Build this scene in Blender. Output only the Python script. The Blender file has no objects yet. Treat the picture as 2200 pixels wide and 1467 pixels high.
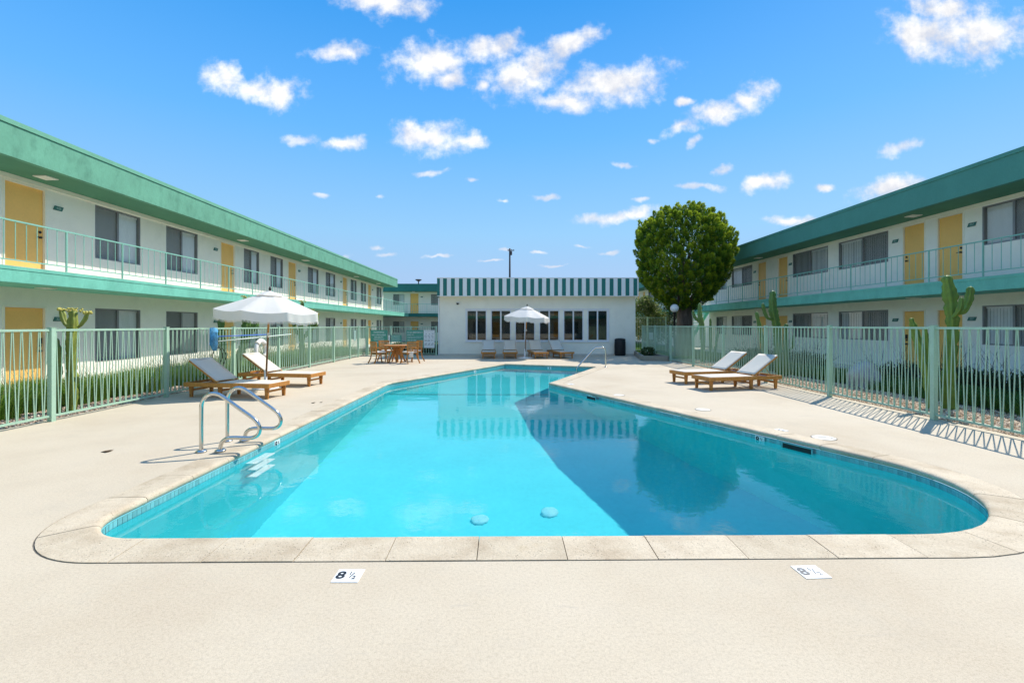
import bpy, bmesh, math, random
import numpy as np
from mathutils import Vector, Matrix
R = math.radians
SC = bpy.context.scene
COL = SC.collection
random.seed(7)
rng = np.random.default_rng(7)

# ---------------------------------------------------------------- camera
cam_d = bpy.data.cameras.new('camera')
cam = bpy.data.objects.new('camera', cam_d)
COL.objects.link(cam)
cam.location = (0, 0, 1.56)
cam.rotation_euler = (R(90), 0, 0)
cam_d.sensor_width = 36
cam_d.lens = 36 * 1000 / 2200
cam_d.shift_x = 5 / 2200
cam_d.shift_y = -34.5 / 2200
cam_d.clip_start = .05
cam_d.clip_end = 2000
SC.camera = cam

# ---------------------------------------------------------------- sun, exposure
SUN_DIR = Vector((.645, .61, 1.0)).normalized()
sun_d = bpy.data.lights.new('sun', 'SUN')
sun_d.energy = 3.5
sun_d.angle = R(.53)
sun_d.color = (1, .945, .85)
sun = bpy.data.objects.new('sun', sun_d)
COL.objects.link(sun)
sun.rotation_euler = SUN_DIR.to_track_quat('Z', 'Y').to_euler()
sun_d.cycles.is_caustics_light = True
vs = SC.view_settings
vs.view_transform = 'Standard'
vs.look = 'None'
vs.exposure = 0.75
vs.gamma = 1
vs.use_curve_mapping = False
SC.cycles.use_denoising = True
SC.cycles.max_bounces = 12
SC.cycles.diffuse_bounces = 8
SC.cycles.transparent_max_bounces = 16

# ---------------------------------------------------------------- sky
SKY_GAIN = .68      # keeps the visible sky where it is under the exposure above
def make_world():
    w = bpy.data.worlds.new('World')
    SC.world = w
    w.use_nodes = True
    nt = w.node_tree
    N, L = nt.nodes, nt.links
    bg = N['Background']

    def math_(op, a, b=None, c=None, clamp=False):
        n = N.new('ShaderNodeMath'); n.operation = op; n.use_clamp = clamp
        for i, v in enumerate((a, b, c)):
            if v is None: continue
            if isinstance(v, (int, float)): n.inputs[i].default_value = v
            else: L.new(v, n.inputs[i])
        return n.outputs[0]

    def smooth(x, lo, hi):
        n = N.new('ShaderNodeMapRange'); n.interpolation_type = 'SMOOTHSTEP'
        L.new(x, n.inputs[0]); n.inputs[1].default_value = lo; n.inputs[2].default_value = hi
        return n.outputs[0]

    def vmath(op, a, b=None, s=None):
        n = N.new('ShaderNodeVectorMath'); n.operation = op
        for i, v in enumerate((a, b)):
            if v is None: continue
            if isinstance(v, tuple): n.inputs[i].default_value = v
            else: L.new(v, n.inputs[i])
        if s is not None: n.inputs['Scale'].default_value = s
        return n

    def mix(f, a, b):
        n = N.new('ShaderNodeMix'); n.data_type = 'RGBA'
        if isinstance(f, (int, float)): n.inputs[0].default_value = f
        else: L.new(f, n.inputs[0])
        for k, v in ((6, a), (7, b)):
            if isinstance(v, tuple): n.inputs[k].default_value = (*v, 1)
            else: L.new(v, n.inputs[k])
        return n.outputs[2]

    tc = N.new('ShaderNodeTexCoord')
    d = tc.outputs['Generated']
    sep = N.new('ShaderNodeSeparateXYZ'); L.new(d, sep.inputs[0])
    sky = N.new('ShaderNodeTexSky'); sky.sky_type = 'NISHITA'; sky.sun_disc = False
    sky.sun_elevation = R(48.4); sky.sun_rotation = R(46.6)
    sky.dust_density = .3; sky.ozone_density = 3
    up = vmath('MULTIPLY_ADD', d, (1, 1, .85)); up.inputs[2].default_value = (0, 0, .18)
    nm = vmath('NORMALIZE', up.outputs[0]); L.new(nm.outputs[0], sky.inputs[0])
    # clear-day colour by elevation, blended with the physical sky
    ramp = N.new('ShaderNodeValToRGB'); cr = ramp.color_ramp
    pts = [(0, (.36, .52, .77)), (.10, (.36, .54, .79)), (.19, (.29, .575, .87)), (.37, (.125, .45, .95)),
           (.57, (.030, .31, .82)), (1, (.028, .30, .80))]
    while len(cr.elements) < len(pts): cr.elements.new(.5)
    for e, (p, c) in zip(cr.elements, pts):
        e.position = p; e.color = (*[v * SKY_GAIN for v in c], 1)
    L.new(math_('MAXIMUM', sep.outputs[2], 0.0), ramp.inputs[0])
    K = .10 
    gain = vmath('SCALE', ramp.outputs[0], s=1 / K)
    base = mix(.10, gain.outputs[0], sky.outputs[0])

    # ---- clouds: lobes placed by direction (x/y, z/y), broken up by fractal noise
    yy = math_('MAXIMUM', sep.outputs[1], .05)
    u = math_('DIVIDE', sep.outputs[0], yy)
    v = math_('DIVIDE', sep.outputs[2], yy)
    cb = N.new('ShaderNodeCombineXYZ'); L.new(u, cb.inputs[0]); L.new(v, cb.inputs[1])
    P0 = cb.outputs[0]

    def noise(vec, scale, detail, rough=.55):
        n = N.new('ShaderNodeTexNoise'); n.inputs['Scale'].default_value = scale
        n.inputs['Detail'].default_value = detail; n.inputs['Roughness'].default_value = rough
        L.new(vec, n.inputs['Vector']); return n
    wn = noise(P0, 9, 4)
    wv = vmath('SUBTRACT', wn.outputs['Color'], (.5, .5, .5))
    wm = vmath('MULTIPLY', wv.outputs[0], (.09, .06, 0))
    P = vmath('ADD', P0, wm.outputs[0]).outputs[0]
    # (px, py, half width, half height, tilt degrees) in the photograph's frame -> directions
    strong = [(828, 8, 92, 34, 0), (728, 117, 66, 24, -3), (478, 172, 44, 32, 10), (560, 200, 70, 24, 14), (598, 200, 50, 34, 0),
              (925, 130, 84, 44, -8), (1056, 106, 68, 32, -10), (965, 165, 46, 20, 0),
              (1125, 158, 86, 50, -18), (1225, 105, 78, 22, -30), (1320, 178, 128, 46, -8), (1215, 215, 84, 24, 0), (1042, 186, 22, 14, 0),
              (930, 292, 92, 36, 4), (1010, 300, 46, 14, 12), (736, 309, 42, 17, -4),
              (1610, 212, 50, 34, -35), (1550, 240, 60, 26, -12), (1470, 275, 46, 17, -10), (1482, 218, 20, 10, 0),
              (1975, 75, 76, 42, 10), (2095, 70, 130, 62, 3), (2030, 20, 80, 36, 0),
              (1915, 405, 66, 26, -10), (1335, 463, 86, 13, -3), (1712, 467, 62, 10, 0), (1640, 398, 46, 17, -8), (1775, 398, 22, 9, 0)]
    faint = [(650, 293, 36, 16, 10), (1920, 322, 62, 17, -12), (1500, 402, 54, 9, 0), (1545, 366, 32, 10, -8), (1330, 356, 24, 8, 8),
             (1172, 422, 30, 8, 0), (928, 367, 40, 9, -4), (1020, 380, 18, 7, -10), (570, 212, 30, 12, 0), (740, 545, 26, 7, 0), (816, 540, 24, 7, 0),
             (830, 553, 30, 5, 0), (935, 556, 32, 5, 0), (1085, 533, 22, 6, 0), (1240, 530, 24, 5, 0), (1318, 541, 30, 5, 0), (1150, 541, 16, 5, 0),
             (1060, 562, 30, 4, 0), (1190, 575, 26, 4, 0), (690, 417, 22, 6, 0), (815, 416, 14, 5, 0), (1082, 438, 16, 6, 0),
             (1495, 312, 22, 12, -30), (1375, 432, 24, 6, 0), (1395, 295, 20, 9, 0)]

    def field(lobes, vec):
        cur = None
        for px, py, a, b, t in lobes:
            mp = N.new('ShaderNodeMapping'); mp.vector_type = 'TEXTURE'
            mp.inputs['Location'].default_value = ((px - 1095) / 1000, (699 - py) / 1000, 0)
            mp.inputs['Rotation'].default_value = (0, 0, R(-t))
            mp.inputs['Scale'].default_value = (a / 1000, b / 1000, 1)
            L.new(vec, mp.inputs[0])
            ln = vmath('LENGTH', mp.outputs[0]).outputs['Value']
            cur = ln if cur is None else math_('SMOOTH_MIN', cur, ln, .14)
        return cur
    fs = field(strong, P)
    ff = field(faint, P)
    n1 = noise(P0, 20, 7, .62)
    fb = n1.outputs[0]
    off = vmath('ADD', P0, (.006, .012, 0)).outputs[0]
    n2 = noise(off, 20, 5, .6)
    relief = math_('SUBTRACT', fb, n2.outputs[0])
    big = noise(P0, 7, 2)
    big2 = noise(vmath('ADD', P0, (.015, .035, 0)).outputs[0], 7, 2)
    relief2 = math_('SUBTRACT', big.outputs[0], big2.outputs[0])
    nz = math_('MULTIPLY', math_('SUBTRACT', fb, .5), 2.4)
    xs = math_('ADD', math_('SUBTRACT', 1.0, fs), nz)
    a_s = smooth(xs, -.32, .90)
    xf = math_('ADD', math_('SUBTRACT', 1.0, ff), nz)
    a_f = math_('MULTIPLY', smooth(xf, -.10, .85), .72)
    front = smooth(sep.outputs[1], .3, .45)
    a_front = math_('MULTIPLY', math_('MAXIMUM', a_s, a_f), front)
    # out of view, cumulus made denser than in front to raise the fill light
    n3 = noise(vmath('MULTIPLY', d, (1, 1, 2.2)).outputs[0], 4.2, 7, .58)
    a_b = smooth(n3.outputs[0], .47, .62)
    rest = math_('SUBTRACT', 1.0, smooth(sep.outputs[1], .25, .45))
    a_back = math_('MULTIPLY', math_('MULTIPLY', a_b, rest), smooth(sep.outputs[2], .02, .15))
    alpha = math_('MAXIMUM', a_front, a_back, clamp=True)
    lit = math_('ADD', math_('ADD', math_('MULTIPLY', relief, 2.6), math_('MULTIPLY', relief2, 3.6)), math_('ADD', math_('MULTIPLY', xs, .08), .45), clamp=True)
    # cumulus opposite the sun is lit from the front and a little brighter than that on the sun's side
    dt = vmath('DOT_PRODUCT', d, tuple(SUN_DIR)).outputs['Value']
    bright = math_('MULTIPLY_ADD', dt, -.15, .78)
    shade = mix(lit, (.70 / K, .72 / K, .79 / K), (1.0 / K, .985 / K, .96 / K))
    cs = vmath('SCALE', shade); L.new(bright, cs.inputs['Scale']); ccol = cs.outputs[0]
    out = mix(math_('MULTIPLY', alpha, .97), base, ccol)
    L.new(out, bg.inputs[0])
    bg.inputs[1].default_value = K
make_world()

# ---------------------------------------------------------------- materials
MATS = {}
def newmat(name):
    m = bpy.data.materials.new(name); m.use_nodes = True
    MATS[name] = m
    return m, m.node_tree, m.node_tree.nodes['Principled BSDF']

def nd(nt, t, **kw):
    n = nt.nodes.new(t)
    for k, v in kw.items():
        if k in n.inputs: n.inputs[k].default_value = v
        else: setattr(n, k, v)
    return n

def ramp_(nt, fac, stops):
    r = nt.nodes.new('ShaderNodeValToRGB'); cr = r.color_ramp
    while len(cr.elements) < len(stops): cr.elements.new(.5)
    for e, (p, c) in zip(cr.elements, stops):
        e.position = p; e.color = (*c, 1) if len(c) == 3 else c
    nt.links.new(fac, r.inputs[0]); return r.outputs[0]

def mixc(nt, f, a, b, blend='MIX'):
    n = nt.nodes.new('ShaderNodeMix'); n.data_type = 'RGBA'; n.blend_type = blend
    if isinstance(f, (int, float)): n.inputs[0].default_value = f
    else: nt.links.new(f, n.inputs[0])
    for k, v in ((6, a), (7, b)):
        if isinstance(v, tuple): n.inputs[k].default_value = (*v, 1)
        else: nt.links.new(v, n.inputs[k])
    return n.outputs[2]

def vec_(nt, scale=(1, 1, 1), coord='Object'):
    tc = nt.nodes.new('ShaderNodeTexCoord')
    mp = nd(nt, 'ShaderNodeMapping'); mp.inputs['Scale'].default_value = scale
    nt.links.new(tc.outputs[coord], mp.inputs[0]); return mp.outputs[0]

def noise_(nt, vec, scale, detail=4, rough=.55):
    n = nd(nt, 'ShaderNodeTexNoise', Scale=scale, Detail=detail, Roughness=rough)
    nt.links.new(vec, n.inputs['Vector']); return n.outputs[0]

def bump_(nt, p, h, strength, dist=.01):
    b = nd(nt, 'ShaderNodeBump', Strength=strength, Distance=dist)
    nt.links.new(h, b.inputs['Height']); nt.links.new(b.outputs[0], p.inputs['Normal'])

def M(name, col, rough=.6, var=.1, scale=5, stretch=(1, 1, 1), fine=.05, fscale=60, bump=0, bscale=150, metal=0, spec=.4, rnd=0, dirt=None):
    """plain surface: base colour with broad and fine variation, optional grain relief, per-object variation and blotches"""
    m, nt, p = newmat(name)
    v = vec_(nt, stretch)
    lo = tuple(c * (1 - var) for c in col); hi = tuple(min(1, c * (1 + var)) for c in col)
    c = ramp_(nt, noise_(nt, v, scale, 5), [(.3, lo), (.7, hi)])
    if fine:
        f = noise_(nt, v, fscale, 3)
        c = mixc(nt, 1.0, c, ramp_(nt, f, [(.3, (1 - fine,) * 3), (.7, (1 + fine,) * 3)]), 'MULTIPLY')
    if dirt:
        dcol, damt, dscale = dirt
        f = ramp_(nt, noise_(nt, v, dscale, 6, .65), [(.5, (0, 0, 0)), (.75, (damt,) * 3)])
        c = mixc(nt, f, c, dcol)
    if rnd:
        oi = nt.nodes.new('ShaderNodeObjectInfo')
        c = mixc(nt, 1.0, c, ramp_(nt, oi.outputs['Random'], [(0, (1 - rnd,) * 3), (1, (1 + rnd,) * 3)]), 'MULTIPLY')
    nt.links.new(c, p.inputs['Base Color'])
    p.inputs['Roughness'].default_value = rough
    p.inputs['Metallic'].default_value = metal
    p.inputs['Specular IOR Level'].default_value = spec
    if bump: bump_(nt, p, noise_(nt, v, bscale, 3), bump, .004)
    return m

STUCCO = (.88, .855, .745)
M('wall_stucco', STUCCO, .85, .03, 1.2, fine=.03, fscale=40, bump=.25, bscale=90, spec=.2, dirt=((.55, .53, .46), .22, 1.6))
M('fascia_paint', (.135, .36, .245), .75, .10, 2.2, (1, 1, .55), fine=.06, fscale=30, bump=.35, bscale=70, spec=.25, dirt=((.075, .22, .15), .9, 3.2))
M('fascia_strip', (.15, .39, .27), .7, .08, 3, spec=.25)
M('slab_paint', (.185, .54, .41), .72, .10, 2.0, (1, 1, .6), fine=.05, fscale=30, bump=.25, bscale=70, spec=.25, dirt=((.10, .36, .26), .5, 3.5))
M('teal_paint', (.022, .165, .143), .6, .10, 2, fine=.04, spec=.3)
M('soffit_paint', (.10, .27, .17), .8, .06, 2, spec=.2)
M('trim_cream', (.86, .82, .68), .6, .04, 3)
M('trim_white', (.78, .79, .79), .5, .03, 4)
M('door_paint', (.88, .52, .15), .5, .05, 1.5, fine=.03, fscale=20, spec=.3, rnd=.05)
M('black_metal', (.012, .012, .013), .4, .1, 8)
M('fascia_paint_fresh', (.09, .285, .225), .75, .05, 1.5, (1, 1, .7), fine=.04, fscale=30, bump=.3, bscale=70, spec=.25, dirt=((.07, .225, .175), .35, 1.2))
M('fence_paint', (.36, .54, .41), .5, .06, 3, fine=.05, fscale=40, rnd=.06)
M('rail_paint', (.24, .52, .41), .5, .06, 3, rnd=.06)
M('alu_frame', (.25, .25, .25), .45, .06, 6, metal=.3)
M('white_frame', (.75, .76, .78), .45, .03, 6)
M('blind_fabric', (.76, .77, .77), .8, .05, 3, (1, 1, .1), rnd=.05)
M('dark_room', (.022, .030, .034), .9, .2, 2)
M('light_cover', (.80, .79, .70), .5, .03, 5)
M('plate_paint', (.045, .16, .13), .5, .08, 6)
M('plate_ink', (.30, .45, .40), .5, .03, 6)
M('teak', (.43, .185, .042), .5, .28, 5, (1.2, 1.2, 14), fine=.12, fscale=20, spec=.35, rnd=.10)
M('teak_side', (.47, .215, .05), .5, .25, 5, (14, 1.2, 1.2), fine=.12, fscale=20, spec=.35, rnd=.10)
M('teak_cross', (.45, .20, .047), .5, .25, 5, (1.2, 14, 1.2), fine=.12, fscale=20, spec=.35, rnd=.10)
M('pole_wood', (.48, .21, .045), .45, .2, 4, (8, 8, 1), fine=.1, spec=.4)
M('pole_dark', (.20, .105, .04), .5, .2, 4, (8, 8, 1), fine=.1)
M('sling', (.66, .61, .52), .85, .03, 3, fine=.05, fscale=160, bump=.15, bscale=260)
M('cushion', (.78, .76, .70), .85, .03, 4, bump=.1, bscale=120)
M('steel', (.62, .61, .58), .16, .04, 6, metal=1)
M('white_plastic', (.80, .80, .78), .4, .03, 5)
M('black_plastic', (.016, .017, .02), .5, .1, 5, bump=.1)
M('blue_mesh', (.10, .36, .66), .6, .55, 9, (1, 1, .6), fine=.3, fscale=60)
M('blue_pole', (.04, .13, .55), .35, .05, 5)
M('white_pole', (.62, .72, .66), .4, .05, 5)
M('dark_hose', (.02, .02, .025), .5, .1, 5)
M('sign_green', (.085, .32, .24), .5, .04, 4)
M('sign_white', (.78, .79, .78), .5, .03, 4)
M('ink_white', (.80, .82, .80), .5, .02, 4)
M('ink_black', (.02, .02, .022), .5, .1, 9)
M('ink_worn', (.15, .15, .15), .6, .3, 40)
M('bark', (.115, .085, .07), .9, .35, 6, (1, 1, .25), fine=.25, fscale=30, bump=.8, bscale=40)
M('stem_brown', (.10, .07, .04), .9, .25, 8)
M('pole_timber', (.045, .042, .045), .8, .2, 6)
M('boulder_rock', (.40, .39, .39), .85, .25, 4, fine=.2, fscale=30, bump=.6, bscale=30)
M('gravel_base', (.40, .30, .20), .95, .3, 12, fine=.4, fscale=45, bump=.5, bscale=40)
M('deck_seam', (.47, .39, .29), .9, .3, 8)
M('soil', (.075, .05, .034), .95, .35, 5, fine=.35, fscale=60, bump=.6, bscale=40)
M('asphalt', (.26, .25, .23), .9, .15, 1, fine=.1)
M('concrete_path', (.58, .55, .48), .85, .08, 1.5, fine=.08, fscale=90, bump=.2)
M('planter_concrete', (.30, .27, .22), .85, .12, 4, fine=.1, bump=.3)
M('roof_gravel', (.45, .44, .42), .9, .1, 4, fine=.15, fscale=60)
M('joint_dark', (.17, .15, .12), .9, .3, 8)
M('lawn_soil', (.06, .10, .025), .95, .3, 3, fine=.3, fscale=40)
M('globe_acrylic', (.82, .83, .84), .25, .01, 3, spec=.5)
M('grout', (.22, .28, .28), .9, .1, 20)
M('tile_glaze', (.17, .43, .45), .18, .12, 10, fine=.06, spec=.5, rnd=.16)
M('drain_cover', (.28, .70, .72), .6, .1, 20)
M('lid_plastic', (.70, .66, .58), .5, .06, 12)
M('debris_leaf', (.10, .06, .03), .8, .3, 20)

def deck_mat():
    m, nt, p = newmat('deck_coating')
    v = vec_(nt)
    c = ramp_(nt, noise_(nt, v, .55, 6, .6), [(.3, (.515, .425, .31)), (.5, (.565, .48, .36)), (.7, (.595, .51, .39))])
    f1 = noise_(nt, v, 55, 4, .7)
    c = mixc(nt, 1, c, ramp_(nt, f1, [(.34, (.88, .875, .87)), (.5, (1, 1, 1)), (.66, (1.05, 1.05, 1.05))]), 'MULTIPLY')
    f2 = noise_(nt, v, 190, 2, .6)
    c = mixc(nt, 1, c, ramp_(nt, f2, [(.32, (.84, .83, .81)), (.5, (1, 1, 1)), (.68, (1.07, 1.07, 1.07))]), 'MULTIPLY')
    # soft grey wear blotches and scuffs
    w = ramp_(nt, noise_(nt, v, 1.7, 7, .7), [(.52, (0, 0, 0)), (.78, (.35, .35, .35))])
    c = mixc(nt, w, c, (.43, .38, .305))
    vs_ = vec_(nt, (1.2, 5.5, 1))
    s = ramp_(nt, noise_(nt, vs_, 1.1, 8, .75), [(.615, (0, 0, 0)), (.68, (.45, .45, .45))])
    c = mixc(nt, s, c, (.44, .385, .31))
    sp = nd(nt, 'ShaderNodeTexVoronoi', Scale=5.5); nt.links.new(v, sp.inputs['Vector'])
    s2 = ramp_(nt, sp.outputs['Distance'], [(.012, (.55, .55, .55)), (.03, (0, 0, 0))])
    c = mixc(nt, s2, c, (.25, .21, .16))
    nt.links.new(c, p.inputs['Base Color'])
    p.inputs['Roughness'].default_value = .85; p.inputs['Specular IOR Level'].default_value = .2
    bump_(nt, p, f1, .22, .005)
deck_mat()

def coping_mat():
    m, nt, p = newmat('coping_concrete')
    tc = nt.nodes.new('ShaderNodeTexCoord')
    v = tc.outputs['Object']
    oi = nt.nodes.new('ShaderNodeObjectInfo')
    c = ramp_(nt, noise_(nt, v, 2.4, 7, .65), [(.28, (.43, .34, .235)), (.43, (.53, .44, .32)), (.58, (.61, .52, .39)), (.75, (.56, .45, .305))])
    c = mixc(nt, 1, c, ramp_(nt, oi.outputs['Random'], [(0, (.93, .92, .90)), (1, (1.04, 1.03, 1.02))]), 'MULTIPLY')
    patch = ramp_(nt, noise_(nt, v, 4.5, 5, .6), [(.40, (0, 0, 0)), (.58, (1, 1, 1))])
    pv = nd(nt, 'ShaderNodeTexVoronoi', Scale=60, Randomness=1); nt.links.new(v, pv.inputs['Vector'])
    hole = ramp_(nt, pv.outputs['Distance'], [(.18, (1, 1, 1)), (.30, (0, 0, 0))])
    pick = ramp_(nt, noise_(nt, v, 60, 2), [(.52, (0, 0, 0)), (.58, (1, 1, 1))])
    pit = mixc(nt, 1, mixc(nt, 1, hole, patch, 'MULTIPLY'), pick, 'MULTIPLY')
    c = mixc(nt, 1, c, ramp_(nt, noise_(nt, v, 90, 3, .7), [(.3, (.82, .81, .8)), (.6, (1.06, 1.06, 1.06))]), 'MULTIPLY')
    c = mixc(nt, pit, c, (.13, .11, .09))
    nt.links.new(c, p.inputs['Base Color'])
    p.inputs['Roughness'].default_value = .85; p.inputs['Specular IOR Level'].default_value = .2
    inv = nd(nt, 'ShaderNodeMath', operation='MULTIPLY_ADD'); nt.links.new(pit, inv.inputs[0]); inv.inputs[1].default_value = -1
    nt.links.new(noise_(nt, v, 50, 4), inv.inputs[2])
    bump_(nt, p, inv.outputs[0], .5, .006)
coping_mat()

def plaster_mat():
    m, nt, p = newmat('pool_plaster')
    v = vec_(nt)
    c = ramp_(nt, noise_(nt, v, 1.3, 6, .6), [(.3, (.085, .66, .69)), (.7, (.105, .73, .76))])
    c = mixc(nt, 1, c, ramp_(nt, noise_(nt, v, 14, 5, .6), [(.3, (.94, .96, .96)), (.7, (1.05, 1.03, 1.03))]), 'MULTIPLY')
    nt.links.new(c, p.inputs['Base Color']); p.inputs['Roughness'].default_value = .9; p.inputs['Specular IOR Level'].default_value = .1
plaster_mat()

def water_mat():
    m, nt, p = newmat('water_surface')
    p.inputs['Transmission Weight'].default_value = 1
    p.inputs['Roughness'].default_value = 0
    p.inputs['IOR'].default_value = 1.333
    p.inputs['Base Color'].default_value = (.90, 1, 1, 1)
    v = vec_(nt)
    a = noise_(nt, v, 2.2, 3, .5); b = noise_(nt, v, 13, 3, .6)
    s = nd(nt, 'ShaderNodeMath', operation='MULTIPLY_ADD'); nt.links.new(b, s.inputs[0]); s.inputs[1].default_value = .16; nt.links.new(a, s.inputs[2])
    bump_(nt, p, s.outputs[0], .085, .035)
water_mat()

def glass_mat():
    m, nt, p = newmat('window_glass')
    nt.nodes.remove(p)
    out = nt.nodes['Material Output']
    tr = nd(nt, 'ShaderNodeBsdfTransparent'); tr.inputs[0].default_value = (.92, .94, .93, 1)
    gl = nd(nt, 'ShaderNodeBsdfGlossy'); gl.inputs['Roughness'].default_value = .02
    lw = nd(nt, 'ShaderNodeLayerWeight', Blend=.5)
    pw = nd(nt, 'ShaderNodeMath', operation='POWER'); nt.links.new(lw.outputs['Facing'], pw.inputs[0]); pw.inputs[1].default_value = 4.5
    fr = nd(nt, 'ShaderNodeMath', operation='MULTIPLY_ADD'); nt.links.new(pw.outputs[0], fr.inputs[0]); fr.inputs[1].default_value = .9; fr.inputs[2].default_value = .075
    mx = nt.nodes.new('ShaderNodeMixShader')
    nt.links.new(fr.outputs[0], mx.inputs[0]); nt.links.new(tr.outputs[0], mx.inputs[1]); nt.links.new(gl.outputs[0], mx.inputs[2])
    nt.links.new(mx.outputs[0], out.inputs[0])
    m, nt, p = newmat('insect_screen')
    nt.nodes.remove(p); out = nt.nodes['Material Output']
    tr = nd(nt, 'ShaderNodeBsdfTransparent'); df = nd(nt, 'ShaderNodeBsdfDiffuse'); df.inputs[0].default_value = (.17, .17, .17, 1)
    mx = nt.nodes.new('ShaderNodeMixShader'); mx.inputs[0].default_value = .46
    nt.links.new(tr.outputs[0], mx.inputs[1]); nt.links.new(df.outputs[0], mx.inputs[2]); nt.links.new(mx.outputs[0], out.inputs[0])
glass_mat()

def cloth_mat(name, col, trans=.35):
    m, nt, p = newmat(name)
    out = nt.nodes['Material Output']
    v = vec_(nt)
    c = ramp_(nt, noise_(nt, v, 2.5, 4), [(.3, tuple(x * .95 for x in col)), (.7, col)])
    nt.links.new(c, p.inputs['Base Color']); p.inputs['Roughness'].default_value = .9; p.inputs['Specular IOR Level'].default_value = .1
    t = nd(nt, 'ShaderNodeBsdfTranslucent'); nt.links.new(c, t.inputs[0])
    mx = nt.nodes.new('ShaderNodeMixShader'); mx.inputs[0].default_value = trans
    nt.links.new(p.outputs[0], mx.inputs[1]); nt.links.new(t.outputs[0], mx.inputs[2]); nt.links.new(mx.outputs[0], out.inputs[0])
cloth_mat('canopy_cloth', (.84, .81, .75), .25)

def leaf_mat(name, rough=.55, trans=.3, spec=.3):
    """leaf colour from the mesh's own per-leaf colour"""
    m, nt, p = newmat(name)
    out = nt.nodes['Material Output']
    at = nd(nt, 'ShaderNodeAttribute', attribute_name='leaf_colour')
    nt.links.new(at.outputs['Color'], p.inputs['Base Color']); p.inputs['Roughness'].default_value = rough
    p.inputs['Specular IOR Level'].default_value = spec
    t = nd(nt, 'ShaderNodeBsdfTranslucent'); nt.links.new(at.outputs['Color'], t.inputs[0])
    mx = nt.nodes.new('ShaderNodeMixShader'); mx.inputs[0].default_value = trans
    nt.links.new(p.outputs[0], mx.inputs[1]); nt.links.new(t.outputs[0], mx.inputs[2]); nt.links.new(mx.outputs[0], out.inputs[0])
leaf_mat('leaf', .5, .42); leaf_mat('grass_blade', .6, .4, .25); leaf_mat('pebble', .85, 0.0, .2)

def cactus_mat():
    m, nt, p = newmat('cactus_skin')
    v = vec_(nt)
    at = nd(nt, 'ShaderNodeAttribute', attribute_name='leaf_colour')
    c = mixc(nt, 1, at.outputs['Color'], ramp_(nt, noise_(nt, v, 6, 6, .6), [(.3, (.75, .78, .75)), (.7, (1.2, 1.15, 1.1))]), 'MULTIPLY')
    c = mixc(nt, ramp_(nt, noise_(nt, v, 9, 6, .7), [(.58, (0, 0, 0)), (.8, (.55, .55, .55))]), c, (.20, .17, .07))
    nt.links.new(c, p.inputs['Base Color']); p.inputs['Roughness'].default_value = .5; p.inputs['Specular IOR Level'].default_value = .35
    bump_(nt, p, noise_(nt, v, 40, 4), .25, .006)
cactus_mat()
M('cactus_flower', (.50, .44, .10), .7, .3, 25, fine=.2)

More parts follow.
